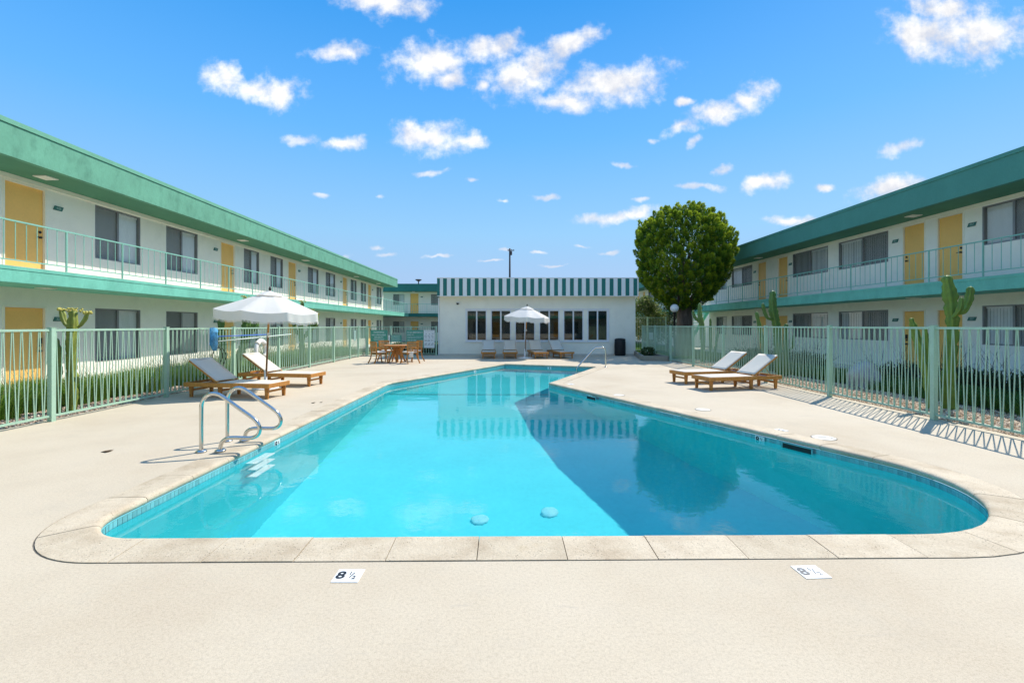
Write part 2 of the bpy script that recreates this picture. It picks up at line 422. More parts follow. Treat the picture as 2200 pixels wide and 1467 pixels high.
# ---------------------------------------------------------------- mesh helpers
class MB:
    def __init__(s): s.v, s.f, s.c = [], [], []
    def add(s, vs, fs, col=None):
        b = len(s.v); s.v += [tuple(v) for v in vs]; s.f += [tuple(b + i for i in f) for f in fs]
        if col is not None: s.c += [col] * len(vs)
    def box(s, x0, y0, z0, x1, y1, z1, mat=None):
        vs = [(x, y, z) for z in (z0, z1) for x, y in ((x0, y0), (x1, y0), (x1, y1), (x0, y1))]
        if mat is not None: vs = [mat @ Vector(v) for v in vs]
        s.add(vs, [(3, 2, 1, 0), (4, 5, 6, 7), (0, 1, 5, 4), (1, 2, 6, 5), (2, 3, 7, 6), (3, 0, 4, 7)])
    def cbox(s, c, d, rot=None):
        m = Matrix.Translation(c) @ (rot.to_4x4() if rot else Matrix.Identity(4))
        s.box(-d[0] / 2, -d[1] / 2, -d[2] / 2, d[0] / 2, d[1] / 2, d[2] / 2, m)
    def beam(s, a, b, w, h, up=(0, 0, 1), w2=None, h2=None):
        """rectangular bar a->b, w wide, h deep, optionally tapering"""
        a, b = Vector(a), Vector(b); t = (b - a).normalized(); up = Vector(up)
        sd = t.cross(up)
        if sd.length < 1e-4: sd = t.cross(Vector((0, 1, 0)))
        sd.normalize(); u = sd.cross(t)
        w2 = w if w2 is None else w2; h2 = h if h2 is None else h2
        vs = [p + sd * (x * ww / 2) + u * (y * hh / 2) for p, ww, hh in ((a, w, h), (b, w2, h2)) for x, y in ((-1, -1), (1, -1), (1, 1), (-1, 1))]
        s.add(vs, [(3, 2, 1, 0), (4, 5, 6, 7), (0, 1, 5, 4), (1, 2, 6, 5), (2, 3, 7, 6), (3, 0, 4, 7)])
    def tube(s, pts, r, n=8, cap=True, col=None):
        pts = [Vector(p) for p in pts]; k = len(pts); rs = r if isinstance(r, (list, tuple)) else [r] * k
        T = [(pts[min(i + 1, k - 1)] - pts[max(i - 1, 0)]).normalized() for i in range(k)]
        ref = Vector((0, 0, 1)) if abs(T[0].z) < .9 else Vector((1, 0, 0))
        nrm = (ref - T[0] * ref.dot(T[0])).normalized(); vs = []
        for i in range(k):
            nrm = (nrm - T[i] * nrm.dot(T[i])).normalized(); bn = T[i].cross(nrm)
            for j in range(n):
                a = 2 * math.pi * j / n
                vs.append(pts[i] + (nrm * math.cos(a) + bn * math.sin(a)) * rs[i])
        fs = [(i * n + j, i * n + (j + 1) % n, (i + 1) * n + (j + 1) % n, (i + 1) * n + j) for i in range(k - 1) for j in range(n)]
        if cap: fs += [tuple(range(n))[::-1], tuple((k - 1) * n + j for j in range(n))]
        s.add(vs, fs, col)
    def lathe(s, prof, n=16, c=(0, 0, 0), col=None):
        vs = [(c[0] + r * math.cos(2 * math.pi * j / n), c[1] + r * math.sin(2 * math.pi * j / n), c[2] + z) for r, z in prof for j in range(n)]
        k = len(prof)
        fs = [(i * n + j, i * n + (j + 1) % n, (i + 1) * n + (j + 1) % n, (i + 1) * n + j) for i in range(k - 1) for j in range(n)]
        fs += [tuple(range(n))[::-1], tuple((k - 1) * n + j for j in range(n))]
        s.add(vs, fs, col)
    def prism(s, poly, z0, z1):
        n = len(poly)
        s.add([(x, y, z0) for x, y in poly] + [(x, y, z1) for x, y in poly],
              [tuple(range(n))[::-1], tuple(range(n, 2 * n))] + [(i, (i + 1) % n, n + (i + 1) % n, n + i) for i in range(n)])
    def mesh(s, name, mat, smooth=False):
        me = bpy.data.meshes.new(name); me.from_pydata(s.v, [], s.f)
        me.materials.append(MATS[mat])
        if s.c:
            at = me.color_attributes.new('leaf_colour', 'FLOAT_COLOR', 'POINT')
            at.data.foreach_set('color', np.array([(*c[:3], 1) for c in s.c], dtype=np.float32).ravel())
        if smooth: me.polygons.foreach_set('use_smooth', [True] * len(me.polygons))
        me.update(); return me
    def build(s, name, mat, parent=None, smooth=False, loc=None, rot=None):
        return place(s.mesh(name, mat, smooth), name, parent, loc, rot)

def place(me, name, parent=None, loc=None, rot=None):
    o = bpy.data.objects.new(name, me); COL.objects.link(o)
    if parent is not None: o.parent = parent
    if loc is not None: o.location = loc
    if rot is not None: o.rotation_euler = rot
    return o

def bevel(o, w=.005, seg=2):
    b = o.modifiers.new('edge', 'BEVEL'); b.width = w; b.segments = seg; b.limit_method = 'ANGLE'
    return o

def tag(o, label=None, cat=None, group=None, kind=None):
    if label: o['label'] = label
    if cat: o['category'] = cat
    if group: o['group'] = group
    if kind: o['kind'] = kind
    return o

def thing(name, label, cat, loc=(0, 0, 0), rotz=0, group=None):
    o = bpy.data.objects.new(name, None); COL.objects.link(o)
    o.empty_display_size = .2; o.location = loc; o.rotation_euler = (0, 0, rotz)
    return tag(o, label, cat, group)

def copy_tree(o, parent=None):
    c = o.copy(); COL.objects.link(c)
    if parent is not None: c.parent = parent
    for ch in list(o.children): copy_tree(ch, c)
    return c

def dup(o, loc, rotz, label, group=None):
    c = copy_tree(o); c.location = loc; c.rotation_euler = (0, 0, rotz); c['label'] = label
    if group: c['group'] = group
    return c

def np_mesh(name, verts, quads, cols, mat, tris=None):
    """mesh from numpy arrays, colour per vertex"""
    me = bpy.data.meshes.new(name)
    nq = len(quads); ntri = 0 if tris is None else len(tris)
    me.vertices.add(len(verts)); me.vertices.foreach_set('co', verts.astype(np.float32).ravel())
    me.loops.add(nq * 4 + ntri * 3); me.polygons.add(nq + ntri)
    loops = quads.ravel() if ntri == 0 else np.concatenate([quads.ravel(), tris.ravel()])
    me.loops.foreach_set('vertex_index', loops.astype(np.int32))
    st = np.concatenate([np.arange(nq) * 4, nq * 4 + np.arange(ntri) * 3]); tot = np.concatenate([np.full(nq, 4), np.full(ntri, 3)])
    me.polygons.foreach_set('loop_start', st.astype(np.int32)); me.polygons.foreach_set('loop_total', tot.astype(np.int32))
    at = me.color_attributes.new('leaf_colour', 'FLOAT_COLOR', 'POINT')
    at.data.foreach_set('color', np.concatenate([cols, np.ones((len(cols), 1))], 1).astype(np.float32).ravel())
    me.materials.append(MATS[mat]); me.update(); me.validate()
    return me

def text_mesh(body, size, mat, align='CENTER', bold=0.0, depth=.001):
    cu = bpy.data.curves.new('lettering', 'FONT'); cu.body = body; cu.size = size
    cu.align_x = align; cu.align_y = 'CENTER'; cu.extrude = depth; cu.offset = bold; cu.resolution_u = 3
    o = bpy.data.objects.new('lettering', cu); COL.objects.link(o)
    dg = bpy.context.evaluated_depsgraph_get()
    me = bpy.data.meshes.new_from_object(o.evaluated_get(dg)); me.materials.clear(); me.materials.append(MATS[mat])
    bpy.data.objects.remove(o); bpy.data.curves.remove(cu); return me
# lettering lies in x-y facing +z: turn it to stand on a wall facing local +x (reads along +y)
STAND_X = Matrix(((0, 0, 1), (1, 0, 0), (0, 1, 0))).to_euler()
STAND_Y = (R(90), 0, 0)      # facing -y, reads along +x

# ================================================================ POOL
POOL = [((-3.28, 3.40), .50), ((5.16, 3.50), 1.38), ((1.06, 12.58), .06), ((3.26, 17.5), .06), ((-.21, 18.8), .06), ((-3.27, 12.6), 1.2)]
WATER_Z = -.11

NARC = 17
def ring(d, N=NARC):
    """pool outline moved outwards by d: list of (x, y), the same number of points for every d"""
    n = len(POOL); V = [Vector(p) for p, r in POOL]; out = []
    lines = []
    for i in range(n):
        a, b = V[i], V[(i + 1) % n]; t = (b - a).normalized(); nn = Vector((t.y, -t.x))
        lines.append((a + nn * d, t))
    def isect(l1, l2):
        (p, t), (q, s) = l1, l2
        den = t.x * s.y - t.y * s.x; k = ((q.x - p.x) * s.y - (q.y - p.y) * s.x) / den
        return p + t * k
    for i in range(n):
        l1, l2 = lines[i - 1], lines[i]
        c = isect(l1, l2); t1, t2 = l1[1], l2[1]
        cr = t1.x * t2.y - t1.y * t2.x
        r = POOL[i][1]; r = max(r + d, .02) if cr > 0 else max(r - d, .02)
        ang = t1.angle(t2); tl = r * math.tan(ang / 2)
        p0 = c - t1 * tl
        nin = Vector((-t1.y, t1.x)) * (1 if cr > 0 else -1); ctr = p0 + nin * r
        a0 = math.atan2(p0.y - ctr.y, p0.x - ctr.x); sw = ang if cr > 0 else -ang
        for k in range(N):
            a = a0 + sw * k / (N - 1); out.append((ctr.x + r * math.cos(a), ctr.y + r * math.sin(a)))
    return out

def inside(x, y, poly):
    c = False; n = len(poly)
    for i in range(n):
        (x0, y0), (x1, y1) = poly[i], poly[(i + 1) % n]
        if (y0 > y) != (y1 > y) and x < (x1 - x0) * (y - y0) / (y1 - y0) + x0: c = not c
    return c

def floor_z(y):
    return float(np.interp(y, [3, 6, 8, 9.55, 11.95, 12.6, 18.8], [-2.74, -2.74, -2.61, -2.29, -1.49, -1.36, -1.05]))

def sheet_with_hole(name, outer, hole, z, mat, skirt=0):
    bm = bmesh.new()
    a = [bm.verts.new((x, y, z)) for x, y in outer]; e = [bm.edges.new((a[i], a[(i + 1) % len(a)])) for i in range(len(a))]
    if hole:
        b = [bm.verts.new((x, y, z)) for x, y in hole]; e += [bm.edges.new((b[i], b[(i + 1) % len(b)])) for i in range(len(b))]
    bmesh.ops.triangle_fill(bm, edges=e, use_beauty=True)
    for f in bm.faces:
        if f.normal.z < 0: f.normal_flip()
    if skirt:
        for loop in (a, b) if hole else (a,):
            lo = [bm.verts.new((v.co.x, v.co.y, z - skirt)) for v in loop]; n = len(loop)
            for i in range(n): bm.faces.new((loop[i], loop[(i + 1) % n], lo[(i + 1) % n], lo[i]))
    me = bpy.data.meshes.new(name); bm.to_mesh(me); bm.free(); me.materials.append(MATS[mat])
    return place(me, name)

RING0 = ring(0)
tag(sheet_with_hole('ground', [(-400, -200), (400, -200), (400, 900), (-400, 900)], ring(.33), -.13, 'asphalt'), kind='structure')
DECK = [(-7.62, -9), (7.12, -9), (7.12, 20.4), (7.12, 24.7), (-7.62, 24.7)]
deck = tag(sheet_with_hole('pool_deck', DECK, ring(.357), 0, 'deck_coating', .12), kind='structure')
jm = MB(); ra, rb = ring(.33), ring(.375); n = len(ra)
jm.add([(*p, -.003) for p in ra] + [(*p, -.003) for p in rb], [(i, (i + 1) % n, n + (i + 1) % n, n + i) for i in range(n)])
jm.build('joint_strip', 'joint_dark', deck)

for (xa, ya, xb, yb) in ((7.1, 17.9, 3.7, 19.3), (-7.6, 16.2, -3.0, 15.4)):
    b = MB(); b.beam((xa, ya, .0006), (xb, yb, .0006), .003, .0012); b.build('seam', 'deck_seam', deck)
pool = thing('swimming_pool', None, None); tag(pool, kind='structure')
wm = MB(); n = len(RING0)
wm.add([(*p, -.05) for p in RING0] + [(*p, -3.0) for p in RING0], [(i, n + i, n + (i + 1) % n, (i + 1) % n) for i in range(n)])
walls = wm.build('pool_wall', 'pool_plaster', pool)
EXP = ring(.06)
gx = np.arange(-3.5, 5.2, .2); gy = np.arange(3.2, 19.1, .2); fm = MB(); idx = {}
for j in range(len(gy) - 1):
    for i in range(len(gx) - 1):
        if not any(inside(gx[i + a] + .0, gy[j + b], EXP) for a in (0, 1) for b in (0, 1)): continue
        q = []
        for a, b in ((0, 0), (1, 0), (1, 1), (0, 1)):
            k = (i + a, j + b)
            if k not in idx:
                idx[k] = len(fm.v); x, y = gx[i + a], gy[j + b]; fm.v.append((x, y, floor_z(y)))
            q.append(idx[k])
        fm.f.append(tuple(q))
pfloor = fm.build('pool_floor', 'pool_plaster', pool, True)
sm = MB()
for (x0, x1, y) in ((-3.26, 1.05, 12.62),):
    sm.box(x0, y - .03, floor_z(y) - .01, x1, y + .03, floor_z(y) + .012)
stripe = sm.build('floor_stripe', 'black_plastic', pool)
receivers = [walls, pfloor, stripe]

# -- coping: one object per stone, swept along the outline with a rounded nose
PROF = [(.020, -.052), (.0, -.046), (-.011, -.030), (-.010, -.010), (.004, .006), (.035, .013), (.10, .012), (.20, .009), (.345, .004)]
RINGS = [ring(d) for d, z in PROF]
base = ring(.0); n = len(base)
seg = [(Vector(base[i]) - Vector(base[(i + 1) % n])).length for i in range(n)]
cum = [0]
for s_ in seg: cum.append(cum[-1] + s_)
TOTAL = cum[-1]
def at_param(s, rg):
    s = s % TOTAL
    i = max(0, min(n - 1, int(np.searchsorted(cum, s, 'right')) - 1)); t = (s - cum[i]) / max(seg[i], 1e-9)
    a, b = rg[i], rg[(i + 1) % n]
    return (a[0] + (b[0] - a[0]) * t, a[1] + (b[1] - a[1]) * t)
def knots(s0, s1, step=.12):
    ks = [s0] + [c for c in cum if s0 + .004 < c < s1 - .004] + [s1]; out = [ks[0]]
    for a, b in zip(ks, ks[1:]):
        m = max(1, int((b - a) / step)) if (b - a) > .3 else 1
        out += [a + (b - a) * (k + 1) / m for k in range(m)]
    return out
NST = round(TOTAL / .61); SL = TOTAL / NST; S0 = .31
for k in range(NST):
    a, b = S0 + k * SL + .003, S0 + (k + 1) * SL - .003
    bm_ = MB(); ks = []
    for (lo, hi) in ((a, b),):
        if hi > TOTAL: ks = knots(lo, TOTAL) + [TOTAL + t for t in knots(0, hi - TOTAL)][1:]
        else: ks = knots(lo, hi)
    m = len(PROF); wob = random.uniform(-.002, .002)
    for s in ks:
        bm_.v += [(*at_param(s, RINGS[j]), PROF[j][1] + wob) for j in range(m)]
    for i in range(len(ks) - 1):
        bm_.f += [(i * m + j, i * m + j + 1, (i + 1) * m + j + 1, (i + 1) * m + j) for j in range(m - 1)]
    for e_, flip in ((0, False), (len(ks) - 1, True)):
        ring_ = [bm_.v[e_ * m + j] for j in range(m)] + [(*at_param(ks[e_], RINGS[-1]), -.06), (*at_param(ks[e_], RINGS[0]), -.06)]
        bm_.add(ring_, [tuple(range(m + 2))[::-1] if flip else tuple(range(m + 2))])
    sk_ = len(bm_.v)
    for i in range(len(ks)): bm_.v += [bm_.v[i * m + m - 1], (*at_param(ks[i], RINGS[-1]), -.06)]
    bm_.f += [(sk_ + 2 * i, sk_ + 2 * i + 1, sk_ + 2 * i + 3, sk_ + 2 * i + 2) for i in range(len(ks) - 1)]
    c = bm_.build('coping_stone', 'coping_concrete', pool)
    for p in c.data.polygons: p.use_smooth = len(p.vertices) == 4

# -- waterline tiles: the nearest 300 as objects, the rest as one part
def edge_param(px, py):
    d = [((px - base[i][0]) ** 2 + (py - base[i][1]) ** 2) for i in range(n)]
    return cum[int(np.argmin(d))]
sA = cum[NARC - 1]                       # end of the first corner: start of the near edge
sB = cum[NARC + NARC // 3]                   # part way round the near-right corner
TW = .0508
tile_me = MB(); tile_me.box(-.0235, -.006, -.132, .0235, .004, -.058); tile_mesh = tile_me.mesh('tile', 'tile_glaze')
tiles = []
ntile = int((TOTAL - (sB - sA)) / TW)
SKIM = []
for k in range(ntile):
    s = sB + (k + .5) * TW
    p = Vector(at_param(s, base)); q = Vector(at_param(s + .02, base)); t = (q - p).normalized()
    tiles.append((p.length, p, math.atan2(t.y, t.x)))
def skip(p):
    return any((p - Vector(c)).length < h for c, h in (((3.875, 6.28), .23), ((1.86, 10.6), .20)))
tiles = [t for t in tiles if not skip(t[1])]
tiles.sort(key=lambda t: t[0])
for d_, p, a in tiles[:300]:
    o = place(tile_mesh, 'tile', pool, (p.x, p.y, 0), (0, 0, a)); receivers.append(o)
tb = MB()
for d_, p, a in tiles[300:]:
    tb.box(-.0235, -.006, -.132, .0235, .004, -.058, Matrix.Translation((p.x, p.y, 0)) @ Matrix.Rotation(a, 4, 'Z'))
receivers.append(tag(tb.build('tile_band', 'tile_glaze', pool), kind='stuff'))
gm_ = MB(); g0, g1 = ring(.0005), ring(-.0015); ng = len(g0)
gm_.add([(*p, -.055) for p in g1] + [(*p, -.136) for p in g1], [(i, ng + i, ng + (i + 1) % ng, (i + 1) % ng) for i in range(ng)])
receivers.append(gm_.build('grout_band', 'grout', pool))
# skimmer frames on the right-hand wall, a dark panel standing in for each shaded mouth
for (x, y), L_ in (((3.875, 6.28), .44), ((1.86, 10.6), .38)):
    a = math.atan2(12.58 - 6.0, 1.06 - 4.0)
    f = MB(); f.box(-L_ / 2, -.002, -.064, L_ / 2, .012, -.050); f.box(-L_ / 2, -.002, -.20, -L_ / 2 + .02, .012, -.064); f.box(L_ / 2 - .02, -.002, -.20, L_ / 2, .012, -.064)
    sk = f.build('skimmer', 'tile_glaze', pool, loc=(x, y, 0), rot=(0, 0, a))
    g = MB(); g.box(-L_ / 2 + .02, -.001, -.20, L_ / 2 - .02, .006, -.064); g.build('skimmer_dark_panel', 'black_plastic', sk)
# depth numbers on the waterline
def numeral_set(body, size, mat):
    """'8h' is eight and a half: a big figure with a small stacked fraction"""
    if body != '8h': return [(text_mesh(body, size, mat, bold=.0018 * size / .1), (0, 0))]
    return [(text_mesh('8', size, mat, bold=.0022 * size / .1), (-size * .30, 0)), (text_mesh('1', size * .46, mat), (size * .17, size * .20)),
            (text_mesh('/', size * .7, mat), (size * .30, 0)), (text_mesh('2', size * .46, mat), (size * .46, -size * .22))]
for (x, y), a, body in (((-3.28, 6.55), R(-90), '8h'), ((3.65, 6.785), math.atan2(6.58, -2.94), '8h'), ((-3.17, 12.95), R(-116), '5'), ((-1.25, 16.70), R(-116.3), '4'),
                        ((1.55, 18.14), R(159.5), '3'), ((1.875, 10.76), math.atan2(6.58, -2.94), '5')):
    f = MB(); f.box(-.075, .004, -.165, .075, .011, -.054)
    o = f.build('depth_tile', 'sign_white', pool, loc=(x, y, 0), rot=(0, 0, a)); receivers.append(o)
    for me, (ox, oy) in numeral_set(body, .115, 'ink_black'):
        receivers.append(place(me, 'numeral', o, (-ox, .0125, -.108 + oy), (R(90), 0, R(180))))
# steps of the ladder recess and main drains under water
for cx, cy in ((-.415, 6.49), (.567, 6.66)):
    f = MB(); f.lathe([(.0, 0), (.125, 0), (.125, .02), (.105, .035), (.06, .05), (0, .055)], 24)
    receivers.append(f.build('main_drain', 'drain_cover', pool, True, loc=(cx, cy, floor_z(cy))))

# -- water: one flat sheet, exactly as large as the pool, its ripple in the surface normal
W = MB(); RW = ring(.002); W.add([(*p, WATER_Z) for p in RW], [tuple(range(len(RW)))])
water = tag(W.build('water', 'water_surface', None, True), kind='structure')
water.cycles.is_caustics_caster = True

# ================================================================ GROUND STRIPS
def sheet(name, x0, y0, x1, y1, z, mat, kind='structure'):
    b = MB(); b.add([(x0, y0, z), (x1, y0, z), (x1, y1, z), (x0, y1, z)], [(0, 1, 2, 3)])
    return tag(b.build(name, mat), kind=kind)
sheet('planting_bed', -10.35, -6, -8.7, 42, -.05, 'soil')
sheet('planting_bed', 9.02, -6, 12.25, 22.0, -.05, 'soil')
sheet('gravel_bed', 7.12, -6, 9.02, 22.0, -.05, 'gravel_base')
sheet('gravel_bed', -8.7, -6, -7.62, 42, -.05, 'gravel_base')
for x0, x1, y1 in ((-11.58, -10.35, 47.5), (12.25, 13.5, 34)):
    b = MB(); b.box(x0, -9, -.1, x1, y1, .0); tag(b.build('walkway', 'concrete_path'), kind='structure')
sheet('lawn', 7.12, 22.0, 12.25, 60, -.05, 'lawn_soil')
sheet('lawn', -10.35, 24.75, 6.9, 47.6, -.06, 'lawn_soil')

# ================================================================ BUILDINGS
def wall_piece(mb, items, y0, y1, z0, z1, t=.2):
    """wall from y0 to y1 with rectangular openings items = [(ya, yb, za, zb)]"""
    cur = y0
    for ya, yb, za, zb in sorted(items):
        mb.box(-t, cur, z0, 0, ya, z1)
        if zb < z1: mb.box(-t, ya, zb, 0, yb, z1)
        if za > z0: mb.box(-t, ya, z0, 0, yb, za)
        cur = yb
    mb.box(-t, cur, z0, 0, y1, z1)

def make_door(parent, ya, yb, z0, z1, side, keypad=False):
    d = MB(); d.box(-.085, ya + .055, z0 + .015, -.045, yb - .055, z1 - .05)
    o = d.build('door', 'door_paint', parent)
    f = MB(); f.box(-.12, ya, z0, .012, ya + .05, z1); f.box(-.12, yb - .05, z0, .012, yb, z1); f.box(-.12, ya + .05, z1 - .045, .012, yb - .05, z1)
    f.build('door_frame', 'trim_cream', o)
    th = MB(); th.box(-.12, ya + .05, z0, .004, yb - .05, z0 + .012); th.build('threshold', 'alu_frame', o)
    hy = yb - .13 if side > 0 else ya + .13
    h = MB(); h.tube([(-.045, hy, z0 + .93), (.0, hy, z0 + .93)], .028, 10); h.tube([(-.0, hy + .02, z0 + .93), (.005, hy - side * .11, z0 + .93)], .011, 6)
    h.build('handle', 'black_metal', o)
    k = MB()
    if keypad: k.box(-.045, hy - .035, z0 + 1.10, -.015, hy + .035, z0 + 1.25)
    k.tube([(-.045, hy, z0 + 1.06), (-.02, hy, z0 + 1.06)], .032, 10); k.build('deadbolt', 'black_metal', o)
    return o

PANE_CACHE = {}
def make_window(parent, ya, yb, z0, z1, screen=-1, blind='vertical', mats=('alu_frame', 'blind_fabric'), split=.5, gap=0):
    """sliding window: frame, two panes, an insect screen over one half, blinds behind"""
    f = MB(); w = .035
    f.box(-.13, ya, z0, -.005, ya + w, z1); f.box(-.13, yb - w, z0, -.005, yb, z1); f.box(-.13, ya + w, z0, -.005, yb - w, z0 + w); f.box(-.13, ya + w, z1 - w, -.005, yb - w, z1)
    ym = ya + (yb - ya) * split
    f.box(-.075, ym - .03, z0 + w, -.03, ym + .03, z1 - w)
    o = f.build('window', mats[0], parent)
    for a, b, x in ((ya + w, ym - .03, -.058), (ym + .03, yb - w, -.050)):
        g = MB(); g.add([(x, a, z0 + w), (x, b, z0 + w), (x, b, z1 - w), (x, a, z1 - w)], [(0, 1, 2, 3)]); g.build('pane', 'window_glass', o)
    if screen:
        a, b = (ya + w + .004, ym - .034) if screen < 0 else (ym + .034, yb - w - .004)
        s = MB(); s.add([(-.036, a, z0 + w), (-.036, b, z0 + w), (-.036, b, z1 - w), (-.036, a, z1 - w)], [(0, 1, 2, 3)]); s.build('insect_screen', 'insect_screen', o)
    if blind == 'none': return o
    bl = MB(); x = -.115
    if blind == 'vertical':
        y = ya + w + gap; k = 0
        while y < yb - w - .01:
            y2 = min(y + .088, yb - w); dx = random.uniform(.002, .009)
            bl.add([(x - dx, y, z0 + w), (x + dx, y2, z0 + w), (x + dx, y2, z1 - w), (x - dx, y, z1 - w)], [(0, 1, 2, 3)])
            y = y2 + .0005; k += 1
        bl.box(x - .03, ya + w, z1 - w - .05, x + .03, yb - w, z1 - w)
    else:
        z = z0 + w
        while z < z1 - w - .01:
            bl.add([(x - .012, ya + w, z), (x - .012, yb - w, z), (x + .012, yb - w, z + .036), (x + .012, ya + w, z + .036)], [(0, 1, 2, 3)]); z += .04
    bl.build('blind', mats[1], o)
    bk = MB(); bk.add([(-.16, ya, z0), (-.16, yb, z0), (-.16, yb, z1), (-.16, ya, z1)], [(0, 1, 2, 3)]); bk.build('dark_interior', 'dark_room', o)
    return o

def number_plate(parent, y, z, body, flip=False):
    """slanted house number plate"""
    sl = .022; w, h = .115, .055
    p = MB(); vs = []
    for x in (.004, .022):
        vs += [(x, y - w - sl, z - h), (x, y + w - sl, z - h), (x, y + w + sl, z + h), (x, y - w + sl, z + h)]
    p.add(vs, [(3, 2, 1, 0), (4, 5, 6, 7), (0, 1, 5, 4), (1, 2, 6, 5), (2, 3, 7, 6), (3, 0, 4, 7)])
    o = p.build('number_plate', 'plate_paint', parent)
    if body: place(text_mesh(body, .085, 'plate_ink', bold=.0015), 'numeral', o, (.0235, y, z), STAND_X)

def railing(parent, x, posts, z_slab, z_top, skip_detail=False):
    """balcony railing along local y: posts given, six balusters between"""
    r = MB(); y0, y1 = posts[0], posts[-1]
    r.box(x - .02, y0, z_top - .03, x + .02, y1, z_top); r.box(x - .012, y0, z_slab + .12, x + .012, y1, z_slab + .145)
    o = r.build('railing', 'rail_paint', parent)
    pm = MB(); pm.box(-.015, -.015, z_slab - .03, .015, .015, z_top - .031); pme = pm.mesh('post', 'rail_paint')
    bm_ = MB(); bm_.box(-.0055, -.0055, z_slab + .146, .0055, .0055, z_top - .031); bme = bm_.mesh('baluster', 'rail_paint')
    for a in posts: place(pme, 'post', o, (x + .002, a, 0))
    for a, b in zip(posts, posts[1:]):
        m = max(1, round((b - a) / .226) - 1)
        for k in range(m): place(bme, 'baluster', o, (x, a + (b - a) * (k + 1) / (m + 1), 0))
    return o

def motel(name, label, loc, rotz, yr, slab_r, roof_r, items, posts, lights, depth=7.0, ov=1.22, fasc='fascia_paint', slab='slab_paint', ends=(True, True), slab_z=(2.45, 2.80)):
    """two-storey wing, its front wall in local x = 0 facing +x. items: (kind, ya, yb, opts)"""
    b = thing(name, label, 'building', loc, rotz)
    y0, y1 = yr; zs0, zs1 = slab_z; zt = 5.07
    lo, hi = [], []
    for k, ya, yb, o in items:
        if k == 'plate': continue
        L0, L1, U0, U1 = o['z']
        if o.get('low', True): lo.append((ya, yb, L0, L1))
        if o.get('up', True): hi.append((ya, yb, U0, U1))
    w = MB(); wall_piece(w, lo, y0, y1, -.1, zs0)
    for yy in (y0, y1 - .2): w.box(-depth, yy, -.1, -.2, yy + .2, zs0)
    w.box(-depth, y0 + .2, -.1, -depth + .2, y1 - .2, zs0)
    w.build('ground_floor_wall', 'wall_stucco', b)
    w = MB(); wall_piece(w, hi, y0, y1, zs1, zt - .002)
    for yy in (y0, y1 - .2): w.box(-depth, yy, zs1, -.2, yy + .2, zt - .002)
    w.box(-depth, y0 + .2, zs1, -depth + .2, y1 - .2, zt - .002)
    w.build('upper_floor_wall', 'wall_stucco', b)
    s = MB(); s.box(-depth, slab_r[0], zs0 + .001, ov, slab_r[1], zs1 - .001); bevel(s.build('balcony_slab', slab, b), .012)
    s = MB(); s.box(ov + .001, slab_r[0], zs1 - .075, ov + .010, slab_r[1], zs1 - .002); s.build('slab_edge_strip', slab, b)
    s = MB(); s.box(.001, slab_r[0] + .01, zs1, ov - .01, slab_r[1] - .01, zs1 + .006); s.build('balcony_floor', 'concrete_path', b)
    # flat roof with a deep painted fascia
    ra, rb = roof_r
    f = MB(); f.box(ov - .14, ra, zt, ov, rb, 5.82)
    if ends[0]: f.box(-depth - .3, ra, zt, ov - .14, ra + .14, 5.82)
    if ends[1]: f.box(-depth - .3, rb - .14, zt, ov - .14, rb, 5.82)
    f.build('fascia', fasc, b)
    f = MB(); f.box(ov + .001, ra, 5.735, ov + .022, rb, 5.835); f.box(ov - .15, ra, 5.821, ov + .001, rb, 5.835)
    if ends[1]: f.box(-depth - .3, rb - .15, 5.821, ov - .15, rb + .01, 5.835); f.box(-depth, rb + .001, 5.735, ov + .001, rb + .02, 5.82)
    f.build('roof_edge_trim', 'fascia_strip' if fasc == 'fascia_paint' else fasc, b)
    f = MB(); f.box(-depth - .3, ra + .14, zt + .002, ov - .14, rb - .14, zt + .03); f.build('soffit', 'soffit_paint', b)
    f = MB(); f.box(-depth - .3, ra + .14, 5.45, ov - .14, rb - .14, 5.6); f.build('roof', 'roof_gravel', b)
    t = MB(); t.box(.001, y0, zt - .10, .035, y1, zt - .002); t.build('cornice_board', 'trim_cream', b)
    for k, ya, yb, o in items:
        if k == 'plate':
            number_plate(b, ya, o.get('zl', 1.72), o.get('lo')); number_plate(b, ya, o.get('zu', 4.55), o.get('up'))
        elif k == 'door':
            if o.get('low', True): make_door(b, ya, yb, o['z'][0], o['z'][1], o['side'], True)
            if o.get('up', True): make_door(b, ya, yb, o['z'][2], o['z'][3], o['side'])
        else:
            if o.get('low', True): make_window(b, ya, yb, o['z'][0], o['z'][1], o.get('screen', -1), o.get('bl', 'vertical'), split=o.get('split', .5), gap=o.get('gapl', 0))
            if o.get('up', True): make_window(b, ya, yb, o['z'][2], o['z'][3], o.get('screen', -1), o.get('bu', 'vertical'), split=o.get('split', .5), gap=o.get('gapu', 0))
    for y in lights:
        l = MB(); l.box(.42, y - .16, zt - .025, .74, y + .16, zt + .0015); bevel(l.build('soffit_light', 'light_cover', b), .008)
        l = MB(); l.box(.44, y - .14, zs0 - .022, .72, y + .14, zs0); bevel(l.build('soffit_light', 'light_cover', b), .008)
    if posts: railing(b, ov - .05, posts, zs1, 3.77)
    return b

